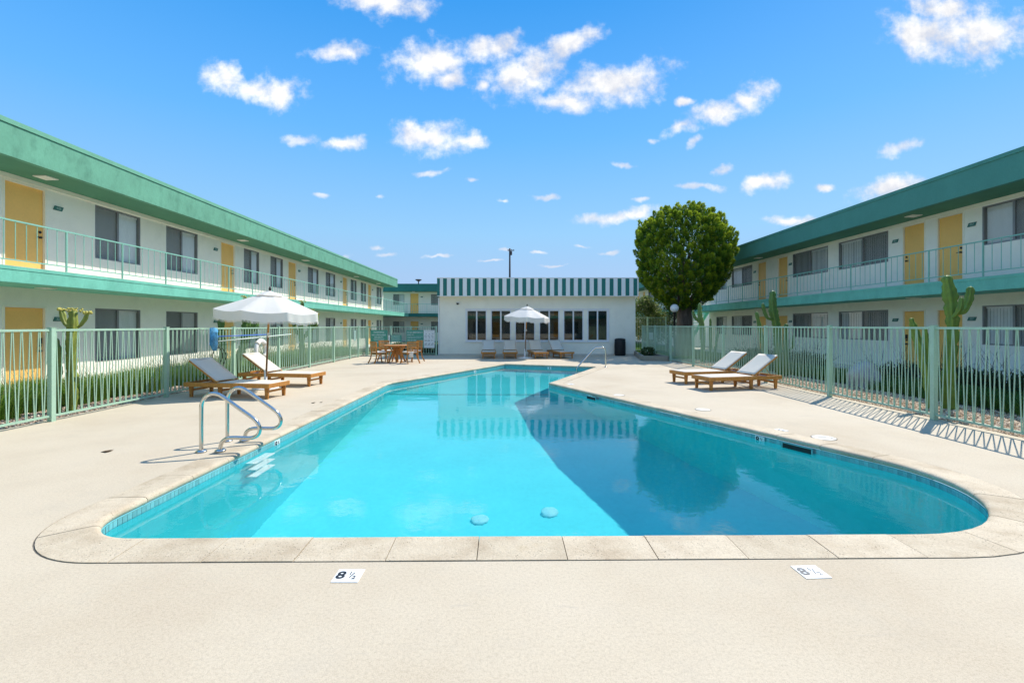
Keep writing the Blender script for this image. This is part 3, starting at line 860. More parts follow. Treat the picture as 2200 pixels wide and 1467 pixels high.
ZL = (.53, 2.04, 3.44, 4.93); ZD = (0, 2.03, 2.80, 4.95)
left_items = []
for ya, yb, bl in ((-3.0, -1.4, 'vertical'), (-.3, 1.3, 'horizontal'), (5.0, 6.5, 'vertical'), (13.0, 14.6, 'vertical'), (15.69, 17.28, 'horizontal'), (20.28, 21.52, 'vertical'), (22.53, 23.78, 'vertical'), (26.7, 28.2, 'vertical'), (29.3, 30.9, 'vertical'),
                   (33.9, 35.2, 'vertical'), (36.2, 37.5, 'vertical'), (40.5, 42.0, 'vertical')):
    left_items.append(('window', ya, yb, dict(z=ZL, screen=-1, bl=bl)))
for k, (ya, yb) in enumerate(((10.62, 11.64), (18.62, 19.62), (24.30, 25.28), (32.25, 33.2), (38.0, 38.95))):
    left_items.append(('door', ya, yb, dict(z=ZD, side=1)))
for y, up, lo in ((11.93, '428', '328'), (18.32, '426', '326'), (25.6, '424', '324'), (31.95, '422', '322'), (39.3, '420', '320')):
    left_items.append(('plate', y, y, dict(up=up, lo=lo)))
lp = [10.93 + 1.58 * k for k in range(-2, 24)]
motel('motel_wing', 'long two-storey wing with sunlit mint fascia and orange doors, beside the cactus bed and umbrella', (-11.58, 0, 0), 0,
      (-11.0, 42.6), (-11.0, 47.72), (-11.0, 43.0), left_items, lp, (11.04, 19.2, 25.1, 33.4, 39.0))

ZR = (1.01, 2.12, 3.83, 4.94); ZDR = (0, 2.08, 2.82, 4.96)
right_items = []
for ya, yb, sc, bu, bl, sp in ((10.85, 13.3, 1, 'horizontal', 'vertical', .33), (16.6, 19.1, 1, 'vertical', 'vertical', .5), (19.74, 22.2, -1, 'vertical', 'vertical', .5), (25.9, 28.3, 1, 'vertical', 'vertical', .5), (28.95, 30.4, -1, 'vertical', 'vertical', .5)):
    right_items.append(('window', -yb, -ya, dict(z=ZR, screen=sc, bu=bu, bl=bl, split=sp)))
for ya, yb, sd in ((13.82, 14.72, 1), (15.10, 16.0, -1), (22.55, 23.45, 1), (24.45, 25.35, -1)):
    right_items.append(('door', -yb, -ya, dict(z=ZDR, side=sd)))
for y, up, lo in ((13.58, '457', '357'), (16.28, '455', '355'), (22.37, '453', '353'), (25.62, '451', '351')):
    right_items.append(('plate', -y, -y, dict(up=up, lo=lo, zu=4.5, zl=1.75)))
rp = [-(12.12 + 1.567 * k) for k in range(11, -3, -1)]
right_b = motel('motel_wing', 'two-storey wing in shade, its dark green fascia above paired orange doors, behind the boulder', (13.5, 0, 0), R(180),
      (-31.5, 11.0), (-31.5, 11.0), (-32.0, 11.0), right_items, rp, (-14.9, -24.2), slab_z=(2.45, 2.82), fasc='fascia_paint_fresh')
# wall cabinet between two doors, stairs at the far end
c = MB(); c.box(.001, -24.2, .75, .06, -23.7, 1.75); c.build('meter_cabinet', 'wall_stucco', right_b)
st = MB(); st.beam((1.0, -31.6, 2.7), (1.0, -35.4, .15), .06, .28); st.beam((-.1, -31.6, 2.7), (-.1, -35.4, .15), .06, .28)
for k in range(14): st.box(-.07, -31.75 - k * .265 - .28, 2.62 - k * .18, .97, -31.75 - k * .265, 2.66 - k * .18)
st.build('staircase', 'slab_paint', right_b)
st = MB(); st.add([(1.06, -31.5, 0), (1.06, -35.2, 0), (1.06, -31.5, 2.45), (1.16, -31.5, 0), (1.16, -35.2, 0), (1.16, -31.5, 2.45)], [(0, 1, 2), (5, 4, 3), (0, 3, 4, 1), (1, 4, 5, 2), (2, 5, 3, 0)])
st.build('stair_wall', 'wall_stucco', right_b)

ZB = (.80, 1.97, 3.70, 4.84)
back_items = [('window', -14.9, -13.7, dict(z=ZB, screen=-1)), ('window', -12.26, -11.1, dict(z=ZB, screen=-1)), ('door', -10.5, -9.55, dict(z=ZD, side=1)), ('window', -8.28, -6.5, dict(z=ZB, screen=-1)),
              ('window', -5.3, -3.7, dict(z=ZB, screen=-1)), ('plate', -9.25, -9.25, dict(up='431', lo='331'))]
motel('motel_wing', 'far end wing with plain dark teal fascia, one orange door above the green warning signs', (0, 49.0, 0), R(-90),
      (-18.0, 6.0), (-18.0, 6.0), (-18.0, 6.0), back_items, [-11.5 + 1.5 * k for k in range(0, 8)], (-10.0,), fasc='teal_paint', slab='teal_paint', ends=(False, True))
far_items = [('window', -41.5, -40.0, dict(z=ZR, screen=-1)), ('window', -45.3, -43.6, dict(z=ZR, screen=-1)), ('door', -47.2, -46.3, dict(z=ZDR, side=1)), ('door', -49.2, -48.3, dict(z=ZDR, side=-1)), ('window', -53, -50.6, dict(z=ZR, screen=1))]
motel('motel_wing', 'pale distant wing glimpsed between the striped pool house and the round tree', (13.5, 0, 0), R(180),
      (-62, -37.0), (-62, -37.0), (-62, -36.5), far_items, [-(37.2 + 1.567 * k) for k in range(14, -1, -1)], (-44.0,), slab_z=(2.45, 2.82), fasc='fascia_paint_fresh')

# the wing behind the viewpoint: the pool house windows mirror its sunlit wall and green bands
rear_items = []
for k in range(3):
    x = -9 + 8 * k
    rear_items += [('window', x, x + 1.6, dict(z=ZL, screen=-1)), ('door', x + 2.3, x + 3.25, dict(z=ZD, side=1)), ('window', x + 4.2, x + 5.8, dict(z=ZL, screen=1))]
motel('motel_wing', 'wing facing the pool house windows, seen only as a reflection in their glass', (0, -12.2, 0), R(90),
      (-13.3, 11.4), (-13.3, 11.4), (-13.3, 11.4), rear_items, [-12 + 1.5 * k for k in range(0, 15)], (), ends=(False, False))

# ---- pool house
PH = thing('pool_house', 'low white pool house with green and white striped fascia and a row of dark windows', 'building', (1.45, 24.4, 0))
hx0, hx1 = -3.68 - 1.45, 6.59 - 1.45
wins = [(1002 + 52 * k, 1046 + 52 * k) for k in range(6)]
wx = [((a - 1095) * .0244 - 1.45, (b - 1095) * .0244 - 1.45) for a, b in wins]
ROT = Matrix.Rotation(R(-90), 4, 'Z')      # local x outward -> -y of the house frame, local y -> +x
w = MB(); wall_piece(w, [(a, b, .74, 2.37) for a, b in wx], hx0, hx1, -.05, 3.9)
w.v = [tuple(ROT @ Vector(v)) for v in w.v]
w.box(hx0, .2, -.05, hx0 + .2, 9, 3.9); w.box(hx1 - .2, .2, -.05, hx1, 9, 3.9); w.box(hx0 + .2, 8.8, -.05, hx1 - .2, 9, 3.9)
w.build('wall', 'wall_stucco', PH)
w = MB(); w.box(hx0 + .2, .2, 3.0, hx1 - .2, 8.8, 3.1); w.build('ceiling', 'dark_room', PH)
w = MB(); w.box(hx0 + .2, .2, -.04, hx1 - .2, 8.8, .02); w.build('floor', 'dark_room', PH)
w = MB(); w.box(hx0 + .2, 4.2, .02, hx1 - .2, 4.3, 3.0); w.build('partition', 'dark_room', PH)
w = MB(); w.box(hx0, .2, 3.85, hx1, 8.8, 3.9); w.build('roof', 'roof_gravel', PH)
fx0, fx1 = -3.73 - 1.45, 6.62 - 1.45
f = MB(); f.box(fx0, -.5, 3.07, fx1, -.42, 4.0); f.box(fx0, -.42, 3.07, fx0 + .045, 9.05, 4.0); f.box(fx1 - .025, -.42, 3.07, fx1, 9.05, 4.0)
f.build('fascia', 'trim_white', PH)
f = MB(); f.box(fx0 - .01, -.515, 3.985, fx1 + .01, -.40, 4.015); f.box(fx0 - .01, -.512, 3.055, fx1 + .01, -.42, 3.069); f.build('fascia_trim', 'trim_white', PH)
f = MB(); f.box(fx0 + .045, -.42, 3.07, fx1 - .025, -.001, 3.09); f.build('soffit', 'trim_cream', PH)
sm_ = MB(); sm_.box(0, -.506, 3.085, .196, -.4995, 3.965); sme = sm_.mesh('stripe_panel', 'teal_paint')
for k in range(25): place(sme, 'stripe_panel', PH, (-3.42 + .4073 * k - 1.45, 0, 0))
cs = MB(); cs.box(fx0 + .002, -.506, 3.085, fx0 + .145, -.4995, 3.965); cs.build('stripe_panel', 'teal_paint', PH)
rb_ = MB()
for k in range(104): rb_.box(fx0 + .08 + k * .0995, -.5045, 3.09, fx0 + .092 + k * .0995, -.4995, 3.96)
tag(rb_.build('fascia_ribs', 'trim_white', PH), kind='stuff')
for a, b in wx:
    f = MB(); ww = .055
    y0_, y1_ = .0, .12
    f.box(a, y0_, .74, a + ww, y1_, 2.37); f.box(b - ww, y0_, .74, b, y1_, 2.37); f.box(a + ww, y0_, .74, b - ww, y1_, .74 + ww); f.box(a + ww, y0_, 2.37 - ww, b - ww, y1_, 2.37)
    m_ = (a + b) / 2; f.box(m_ - .035, .02, .74 + ww, m_ + .035, .10, 2.37 - ww)
    o = f.build('window', 'white_frame', PH)
    for p, q in ((a + ww, m_ - .035), (m_ + .035, b - ww)):
        g = MB(); g.add([(p, .06, .74 + ww), (q, .06, .74 + ww), (q, .06, 2.37 - ww), (p, .06, 2.37 - ww)], [(0, 1, 2, 3)]); g.build('pane', 'window_glass', o)
f = MB(); x0_, x1_ = wx[0][0] - .05, wx[-1][1] + .06
f.box(x0_, -.03, 2.372, x1_, -.001, 2.44); f.box(x0_, -.045, .68, x1_, -.001, .738); f.box(x0_, -.03, .738, x0_ + .05, -.001, 2.372); f.box(x1_ - .06, -.03, .738, x1_, -.001, 2.372)
f.build('window_surround', 'white_frame', PH)
f = MB(); f.lathe([(0, -.06), (.04, -.05), (.065, -.02), (.07, .0), (.07, .03), (0, .03)], 12, c=(-2.72 - 1.45, -.07, 2.7)); f.build('security_camera', 'black_plastic', PH)
f = MB(); f.box(-2.81 - 1.45, -.06, 2.73, -2.63 - 1.45, -.001, 2.80); f.build('camera_mount', 'white_plastic', PH)
f = MB(); f.tube([(hx0 - .03, -.05, 0.02), (hx0 - .03, -.05, 3.0)], .035, 8); f.build('downpipe', 'trim_white', PH)
f = MB(); f.box(hx0, -.012, -.02, hx1, -.001, .07); f.build('base_course', 'concrete_path', PH)

# ================================================================ FENCES
def fence(name, label, loc, rotz, length, posts, h=1.50, pickets=True, y_min=-1e9, period=.132, signs=None, straight=False):
    """steel fence along local y; pickets lean alternately so that pairs meet at the top and at the foot"""
    t = thing(name, label, 'fence', loc, rotz)
    r = MB(); r.box(-.018, posts[0], h - .036, .018, posts[-1], h); r.build('top_rail', 'fence_paint', t)
    r = MB(); r.box(-.016, posts[0], .075, .016, posts[-1], .107); r.build('bottom_rail', 'fence_paint', t)
    pm = MB(); pm.box(-.037, -.037, 0, .037, .037, h + .018); pm.box(-.042, -.042, h + .018, .042, .042, h + .028); pme = pm.mesh('post', 'fence_paint')
    for y in posts: place(pme, 'post', t, (0, y, 0))
    km = MB(); L = h - .036 - .107; km.box(-.0055, -.0055, -L / 2, .0055, .0055, L / 2); kme = km.mesh('picket', 'fence_paint')
    lean = 0 if straight else math.atan((period / 2 - .019) / L)
    zc = .107 + L / 2
    for a, b in zip(posts, posts[1:]):
        m = round((b - a) / period); pp = (b - a) / m
        for k in range(m):
            for sgn in (-1, 1):
                y = a + (k + .5) * pp + sgn * pp / 4
                if y < y_min or y < a + .045 or y > b - .045: continue
                place(kme, 'picket', t, (0, y, zc), (sgn * lean, 0, 0))
    return t
lposts = [5.17, 7.57, 10.1, 12.55, 15.0, 17.3, 19.7, 21.7, 22.9, 24.2]
fence('pool_fence', 'mint steel fence in front of tall green grass, with blue net pole hung on it', (-7.45, 0, 0), 0, 19, lposts, 1.50, y_min=6.55)
rposts = [5.16, 7.68, 10.18, 12.72, 15.25, 17.75, 20.25, 22.4, 24.5]
fence('pool_fence', 'mint steel fence casting zigzag shadows on the deck, in front of gravel and boulder', (7.0, 0, 0), 0, 19, rposts, 1.535, y_min=6.0)
bposts = [0.04, 1.25, 2.3, 3.62]
fence('pool_fence', 'short fence with gate carrying the green warning signs, joining the pool house', (-7.45, 24.3, 0), R(-90), 3.7, bposts, 1.50)
fence('pool_fence', 'taller fence of straight pickets standing behind the globe lamp and bush', (7.4, 28.0, 0), R(-90), 2.2, [0, .9, 2.0], 2.05, straight=True, period=.2)

def sign(name, label, loc, w, h, lines, rot=(0, 0, 0), mat='sign_green', bars=(), ink='ink_white'):
    """flat sign facing local -y; lines = (text, size, x, z, align), bars = thin rules standing for print too small to read"""
    t = thing(name, label, 'sign', loc)
    t.rotation_euler = rot
    b = MB(); b.box(-w / 2, -.006, 0, w / 2, 0, h); b.build('panel', mat, t)
    for body, size, x, z, al in lines: place(text_mesh(body, size, ink, al, .001, .0008), 'lettering', t, (x, -.0075, z), STAND_Y)
    if bars:
        q = MB()
        for x0, x1, z, hh in bars: q.box(x0, -.0075, z, x1, -.0061, z + hh)
        q.build('small_print', ink, t)
    return t
def rule(x0, x1, z, n=5):
    out = []; x = x0
    while x < x1 - .01:
        l = random.uniform(.02, .07); out.append((x, min(x + l, x1), z, .014)); x += l + .012
    return out
YS = 24.24
sign('warning_sign', 'large green sign reading WARNING NO LIFEGUARD ON DUTY, left of the smaller sign', (-6.81, YS, .40), .90, .92,
     [('WARNING', .115, 0, .80, 'CENTER'), ('NO LIFEGUARD', .105, 0, .66, 'CENTER'), ('ON DUTY', .105, 0, .535, 'CENTER'), ('NO DIVING', .11, 0, .28, 'CENTER'), ('42', .09, -.2, .06, 'CENTER')],
     bars=rule(-.28, .28, .44) + rule(-.24, .24, .40))
sign('notice_sign', 'small green sign of small print between the two large green signs', (-5.93, YS, .70), .60, .36, [], bars=sum([rule(-.24 + .02 * (k % 2), .22, .30 - .06 * k) for k in range(5)], []))
sign('emergency_sign', 'large green sign reading IN AN EMERGENCY DIAL 911 behind the dining table', (-4.93, YS, .39), .90, .93,
     [('IN AN EMERGENCY', .092, -.40, .80, 'LEFT'), ('DIAL 911', .092, -.40, .68, 'LEFT'), ('(562) 331-4000', .075, -.40, .40, 'LEFT')],
     bars=rule(-.40, .40, .575) + rule(-.40, .32, .51) + rule(-.40, .2, .29) + rule(-.40, .36, .2) + rule(-.40, .3, .14))
cp = sign('chart_sign', 'white instruction chart with small grey drawings beside the emergency sign', (-4.19, YS, .39), .56, .92, [], mat='sign_white', ink='ink_worn',
     bars=rule(-.22, .22, .85) + rule(-.24, .05, .36) + sum([rule(-.24 + .17 * (k % 3), -.13 + .17 * (k % 3), .62 - .22 * (k // 3) - .03 * (j % 2)) for k in range(9) for j in range(2)], []))
q = MB()
for k in range(9):
    x, z = -.17 + .17 * (k % 3), .70 - (.20 if k // 3 < 2 else .25) * (k // 3)
    q.tube([(x - .03, -.007, z), (x, -.007, z + .05), (x + .035, -.007, z + .01)], .008, 5); q.lathe([(0, -.012), (.014, 0), (0, .012)], 6, c=(x + .03, -.007, z + .04))
q.build('drawing', 'ink_worn', cp)
b = MB(); b.box(0, -.14, 0, .006, .14, .50); tag(b.build('notice_board', 'plate_ink', None, loc=(-7.42, 22.3, .82)), 'blank pale mint plate hung on the fence between two close posts', 'sign')
b = MB(); b.box(-.06, 0, 0, .06, .006, .36); tag(b.build('notice_board', 'sign_white', None, loc=(-6.26, YS - .006, .70)), 'narrow white strip sign right of the lifeguard warning', 'sign')
b = MB(); b.box(0, -.3, 0, .006, .3, .34); tag(b.build('notice_board', 'sign_white', None, loc=(7.05, 23.2, .86)), 'pale back of a sign hung on the fence by the planter', 'sign')

# ================================================================ SUN LOUNGERS
def make_lounger(label, group):
    """foot at x = 0, head at x = 2.06; width along y"""
    t = thing('sun_lounger', label, 'sun lounger', group=group)
    L, Wd, z0, z1 = 2.06, .66, .235, .325
    for s in (-1, 1):
        b = MB(); b.box(0, s * Wd / 2 - .02, z0, L, s * Wd / 2 + .02, z1); bevel(b.build('side_rail', 'teak_side', t), .004)
    for x in (0, L - .04):
        b = MB(); b.box(x, -Wd / 2 + .021, z0, x + .04, Wd / 2 - .021, z1); bevel(b.build('end_rail', 'teak_cross', t), .004)
    for x in (.10, 1.22, L - .13):
        for s in (-1, 1):
            b = MB(); b.beam((x, s * (Wd / 2 - .055), z1 - .02), (x - .0, s * (Wd / 2 - .055), 0), .05, .10, up=(1, 0, 0), w2=.04, h2=.062)
            bevel(b.build('leg', 'teak', t), .004)
        b = MB(); b.box(x - .016, -Wd / 2 + .08, .135, x + .016, Wd / 2 - .08, .175); b.build('stretcher', 'teak_cross', t)
    for k in range(5):
        b = MB(); x = 1.42 + k * .115; b.box(x, -Wd / 2 + .021, z0 + .025, x + .05, Wd / 2 - .021, z0 + .045); b.build('slat', 'teak_cross', t)
    # seat sling, slightly sagging
    def sling(name, x0, x1, zf, m=10):
        q = MB(); ny = 7
        for i in range(m + 1):
            x = x0 + (x1 - x0) * i / m
            for j in range(ny + 1):
                y = -(Wd / 2 - .022) + (Wd - .044) * j / ny
                sg = -.012 * (1 - (2 * j / ny - 1) ** 2) * math.sin(math.pi * min(1, max(0, i / m)))
                q.v.append((*[x], y, zf(x) + sg))
        for i in range(m):
            for j in range(ny):
                a = i * (ny + 1) + j; q.f.append((a, a + ny + 1, a + ny + 2, a + 1))
        o = q.build(name, 'sling', t, True); so = o.modifiers.new('thickness', 'SOLIDIFY'); so.thickness = .008; so.offset = -1
        return o
    sling('seat_sling', .03, 1.27, lambda x: z1 + .006)
    a = R(34); x0, z0b = 1.25, z1 - .01; Lb = .86
    ex, ez = math.cos(a), math.sin(a)
    bk = thing('backrest', None, None); bk.parent = t
    for s in (-1, 1):
        b = MB(); b.beam((x0, s * (Wd / 2 - .045), z0b), (x0 + Lb * ex, s * (Wd / 2 - .045), z0b + Lb * ez), .035, .05); bevel(b.build('back_rail', 'teak_side', bk), .003)
    b = MB(); b.beam((x0 + (Lb - .02) * ex, -Wd / 2 + .063, z0b + (Lb - .02) * ez), (x0 + (Lb - .02) * ex, Wd / 2 - .063, z0b + (Lb - .02) * ez), .04, .05, up=(-ez, 0, ex)); b.build('top_rail', 'teak_cross', bk)
    sling('back_sling', x0 + .03, x0 + Lb * ex, lambda x: z0b + .032 + (x - x0) * math.tan(a)).parent = bk
    b = MB(); b.tube([(x0 + .5 * ex, -.2, z0b + .5 * ez - .03), (x0 + .62, -.2, z0 + .05), (x0 + .62, .2, z0 + .05), (x0 + .5 * ex, .2, z0b + .5 * ez - .03)], .009, 6); b.build('prop_bar', 'steel', t)
    return t
G_L = 'teak sun loungers around the pool'
lg = make_lounger('wooden sun lounger with grey shaded back nearest the pool ladder', G_L)
lg.location = (-4.99, 10.10, 0); lg.rotation_euler = (0, 0, R(170.5))
lg2 = dup(lg, (-4.98, 12.13, 0), R(171.0), 'wooden sun lounger just behind the white umbrella pole, in front of the life ring')
dup(lg, (4.64, 11.34, 0), R(13.5), 'wooden sun lounger with striped fence shadow on its back, nearer the boulder')
dup(lg, (4.52, 12.60, 0), R(13.5), 'wooden sun lounger by the zigzag fence, the one farther from the boulder')
for x, y, a, lab in ((-.98, 21.65, 92.5, 'shaded lounger against the pool house wall, farthest from the black bin'), (.02, 21.65, 90.5, 'shaded lounger against the wall, close on the table side of the small umbrella'),
                     (1.48, 21.6, 97, 'shaded lounger against the wall, close on the bin side of the small umbrella'), (2.68, 21.65, 103, 'shaded angled lounger against the wall, nearest the black bin')):
    dup(lg, (x, y, 0), R(a), lab)

# ================================================================ UMBRELLAS
def make_umbrella(label, r=1.25, h=2.42, lean=(.02, 0), base_r=.30, rotz=0, twist=0):
    t = thing('umbrella', label, 'umbrella', group='white pool umbrellas')
    n = 8; drop = .46; m = 8; sub = 6
    top = Vector((lean[0] * h, lean[1] * h, h - .06))
    ax = Vector((lean[0], lean[1], 1)).normalized()
    q = Vector((0, 0, 1)).rotation_difference(ax).to_matrix()
    def pt(a, k, rad):
        s = rad / r
        fr = (a * n / (2 * math.pi)) % 1.0; w = 1 - abs(2 * fr - 1)     # 0 on a rib, 1 between ribs
        edge = math.cos(math.pi / n) / math.cos(((fr - .5) * 2 * math.pi / n))
        rr = rad * edge * (1 - .015 * w)
        z = -drop * (s ** 1.06) - .050 * (1 - (1 - w) ** 2) * s * s
        return top + q @ Vector((rr * math.cos(a), rr * math.sin(a), z))
    def fan(name, r0, r1, off):
        b = MB(); na = n * sub
        for i in range(m + 1):
            rad = r0 + (r1 - r0) * i / m
            for j in range(na):
                p = pt(2 * math.pi * j / na + twist, i, max(rad, .01)); b.v.append((p.x, p.y, p.z + off))
        o = b
        b = MB()
        for k in range(n):                     # one gore per panel so that the seams over the ribs stay crisp
            s0 = len(b.v)
            for i in range(m + 1):
                for j in range(sub + 1): b.v.append(o.v[i * na + (k * sub + j) % na])
            for i in range(m):
                for j in range(sub):
                    q_ = s0 + i * (sub + 1) + j; b.f.append((q_, q_ + sub + 1, q_ + sub + 2, q_ + 1))
        return b.build(name, 'canopy_cloth', t, True)
    fan('canopy', .16, r, 0); fan('vent_cap', .0, .34, .035)
    b = MB(); na = n * sub * 2; hh = .20
    for i in range(5):
        for j in range(na):
            a = 2 * math.pi * j / na + twist; p = pt(a, 0, r)
            wv = .012 * math.sin(j * 1.7) * i / 4 + .010 * math.sin(j * .9 + 1) * i / 4
            d = Vector((math.cos(a), math.sin(a), 0))
            p = p + d * (wv + .01 * i / 4) - Vector((0, 0, hh * i / 4 * (1 + .03 * math.sin(j * 2.3))))
            b.v.append(tuple(p))
    for i in range(4):
        for j in range(na): b.f.append((i * na + j, (i + 1) * na + j, (i + 1) * na + (j + 1) % na, i * na + (j + 1) % na))
    va = b.build('valance', 'canopy_cloth', t, True)
    fr = MB()
    for j in range(na * 3):
        a = 2 * math.pi * j / (na * 3) + twist; p = pt(a, 0, r) + Vector((math.cos(a), math.sin(a), 0)) * .012
        jj = j / 3
        z0 = p.z - hh * (1 + .03 * math.sin(jj * 2.3)) + .004
        da = Vector((-math.sin(a), math.cos(a), 0)) * .008
        lo = p.copy(); lo.z = z0 - .045 - random.uniform(0, .012); hi = p.copy(); hi.z = z0
        fr.add([hi - da, hi + da, lo + da * .6, lo - da * .6], [(0, 1, 2, 3)])
    tag(fr.build('fringe', 'canopy_cloth', va), kind='stuff')
    for k in range(n):
        a = 2 * math.pi * k / n + twist
        b = MB(); b.tube([pt(a, 0, rr) - Vector((0, 0, .022)) for rr in (.05, r * .5, r * .985)], .010, 5); b.build('rib', 'pole_wood', t)
        b = MB(); b.tube([Vector((lean[0] * h * .72, lean[1] * h * .72, h * .72)), pt(a, 0, r * .52) - Vector((0, 0, .03))], .008, 5); b.build('strut', 'pole_wood', t)
    P_ = lambda z: Vector((lean[0] * z, lean[1] * z, z))
    b = MB(); b.tube([P_(1.30), P_(h - .05)], .024, 10); b.build('upper_pole', 'pole_wood', t, True)
    b = MB(); b.tube([P_(.30), P_(1.302)], .023, 10); b.build('lower_pole', 'pole_dark', t, True)
    b = MB(); b.tube([P_(1.26), P_(1.38)], .031, 10); b.tube([P_(1.32), P_(1.32) + Vector((.06, 0, .0))], .012, 6); b.build('collar', 'steel', t, True)
    b = MB(); b.lathe([(.0, 0), (base_r, 0), (base_r, .02), (base_r - .03, .035), (.06, .05), (.036, .06), (.036, .44), (.026, .45), (0, .45)], 28); b.build('base', 'white_plastic', t, True)
    b = MB(); b.lathe([(0, 0), (.018, 0), (.03, .03), (.028, .06), (.012, .10), (0, .11)], 10, c=tuple(P_(h - .03))); b.build('finial', 'black_plastic', t, True)
    return t
u1 = make_umbrella('white fringed umbrella standing between the two loungers near the ladder', 1.20, 2.44, (.055, -.02), twist=R(22))
u1.location = (-6.03, 11.5, 0)
u2 = make_umbrella('white scalloped umbrella in front of the pool house windows', 1.08, 2.50, (.045, -.03), .48, twist=R(10))
u2.location = (.72, 22.2, 0)

# ================================================================ DINING SET
tb_ = thing('dining_table', 'round wooden dining table among four slatted chairs by the warning signs', 'table', (-4.78, 19.75, 0))
b = MB(); b.lathe([(0, .695), (.55, .695), (.565, .71), (.565, .725), (.55, .732), (0, .732)], 36); b.build('table_top', 'teak', tb_)
b = MB(); b.lathe([(.30, .64), (.33, .64), (.33, .694), (.30, .694)], 24); b.build('apron', 'teak_cross', tb_)
for k in range(4):
    a = R(45 + 90 * k); b = MB(); b.beam((.08 * math.cos(a), .08 * math.sin(a), .66), (.40 * math.cos(a), .40 * math.sin(a), 0), .05, .06, w2=.045, h2=.05); b.beam((.12 * math.cos(a), .12 * math.sin(a), .35), (.38 * math.cos(a), .38 * math.sin(a), .66), .035, .04); b.build('leg', 'teak', tb_)
b = MB(); b.box(-.05, -.05, .0, .05, .05, .69); b.build('pedestal', 'teak', tb_)

def make_chair(label):
    """seat faces local +y"""
    t = thing('dining_chair', label, 'chair', group='slatted dining chairs around the round table')
    b = MB(); b.box(-.24, -.22, .40, .24, .24, .435); bevel(b.build('seat', 'teak', t), .006)
    b = MB(); b.box(-.235, -.20, .437, .235, .245, .49); bevel(b.build('cushion', 'cushion', t, True), .02, 3)
    for sx in (-1, 1):
        b = MB(); pts = [(sx * .25, -.23, .86), (sx * .245, -.22, .62), (sx * .24, -.20, .42), (sx * .25, -.23, .2), (sx * .275, -.33, 0)]
        for p, q in zip(pts, pts[1:]): b.beam(p, q, .035, .045)
        b.build('rear_leg', 'teak', t)
        b = MB(); pts = [(sx * .245, .22, .62), (sx * .245, .22, .40), (sx * .25, .235, .2), (sx * .27, .29, 0)]
        for p, q in zip(pts, pts[1:]): b.beam(p, q, .035, .045)
        b.build('front_leg', 'teak', t)
        b = MB(); b.beam((sx * .25, -.24, .635), (sx * .25, .26, .635), .055, .025); b.build('armrest', 'teak', t)
    for k in range(6):
        z = .515 + k * .06; b = MB(); y = -.225 - .02 * (k / 5)
        for i in range(4):
            x0, x1 = -.235 + .1175 * i, -.235 + .1175 * (i + 1); f = lambda x: y - .03 * (1 - (x / .235) ** 2)
            b.beam((x0, f(x0), z), (x1, f(x1), z), .016, .042)
        b.build('back_slat', 'teak_cross', t)
    b = MB()
    for i in range(4):
        x0, x1 = -.27 + .135 * i, -.27 + .135 * (i + 1); f = lambda x: -.245 - .03 * (1 - (x / .27) ** 2)
        b.beam((x0, f(x0), .875), (x1, f(x1), .875), .025, .05)
    b.build('top_rail', 'teak_cross', t)
    return t
ch = make_chair('slatted wooden chair with white cushion, nearest the fence at the table front'); ch.location = (-5.42, 19.25, 0); ch.rotation_euler = (0, 0, R(-48))
dup(ch, (-4.12, 19.22, 0), R(42), 'slatted wooden chair with a white cloth hanging from its seat, at the table front')
dup(ch, (-5.36, 20.35, 0), R(-132), 'slatted wooden chair behind the table on the fence side')
dup(ch, (-4.15, 20.35, 0), R(128), 'slatted wooden chair behind the table on the pool house side')
b = MB()
for i in range(5):
    for j in range(5): b.v.append((-.09 + .045 * i, -.012 * math.sin(i * 1.3 + j) - .01 * (j > 0), .03 - .055 * j - .01 * math.sin(i * 1.1)))
for i in range(4):
    for j in range(4): a = i * 5 + j; b.f.append((a, a + 1, a + 6, a + 5))
tw = tag(b.build('towel', 'canopy_cloth', None, True, loc=(-4.02, 18.98, .45)), 'small white cloth hanging off the chair seat by the table', 'towel')
tw.modifiers.new('thickness', 'SOLIDIFY').thickness = .006

# ================================================================ POOL METALWORK
def smooth_path(pts, k=6):
    pts = [Vector(p) for p in pts]; out = []
    for i in range(len(pts) - 1):
        p0, p1, p2, p3 = pts[max(i - 1, 0)], pts[i], pts[i + 1], pts[min(i + 2, len(pts) - 1)]
        for j in range(k):
            t = j / k
            out.append(.5 * ((2 * p1) + (p2 - p0) * t + (2 * p0 - 5 * p1 + 4 * p2 - p3) * t * t + (3 * p1 - p0 - 3 * p2 + p3) * t ** 3))
    return out + [pts[-1]]
ld = thing('pool_ladder', 'curved stainless pool ladder rails with white steps below the water', 'pool ladder', (-3.80, 6.0, 0))
PR = [(0, 0, -.02), (0, 0, .25), (0, 0, .50), (.008, 0, .60), (.045, 0, .675), (.11, 0, .715), (.18, 0, .718), (.25, 0, .69), (.36, 0, .615), (.50, 0, .515), (.62, 0, .43), (.685, 0, .37), (.72, 0, .29), (.70, 0, .215), (.63, 0, .178), (.52, 0, .175), (.40, 0, .178), (.31, 0, .165), (.255, 0, .12), (.235, 0, .05), (.235, 0, -.02)]
for dy in (-.265, .265):
    b = MB(); b.tube(smooth_path([(x, dy, z) for x, y, z in PR]), .0235, 14); r_ = b.build('rail', 'steel', ld, True)
    for x in (0, .235):
        b = MB(); b.lathe([(.0, 0), (.062, 0), (.066, .010), (.05, .022), (.028, .028), (0, .028)], 20, c=(x, dy, .002 if x == 0 else .012)); b.build('flange', 'steel', r_, True)
for k in range(3):
    z = WATER_Z - .14 - .27 * k
    b = MB(); b.box(.525, -.24, z - .03, .66, .24, z); o = bevel(b.build('step', 'sign_white', ld), .008); receivers.append(o)
hr = thing('handrail', 'single bent steel handrail rising from the shallow far end of the pool', 'handrail', (3.60, 17.45, 0))
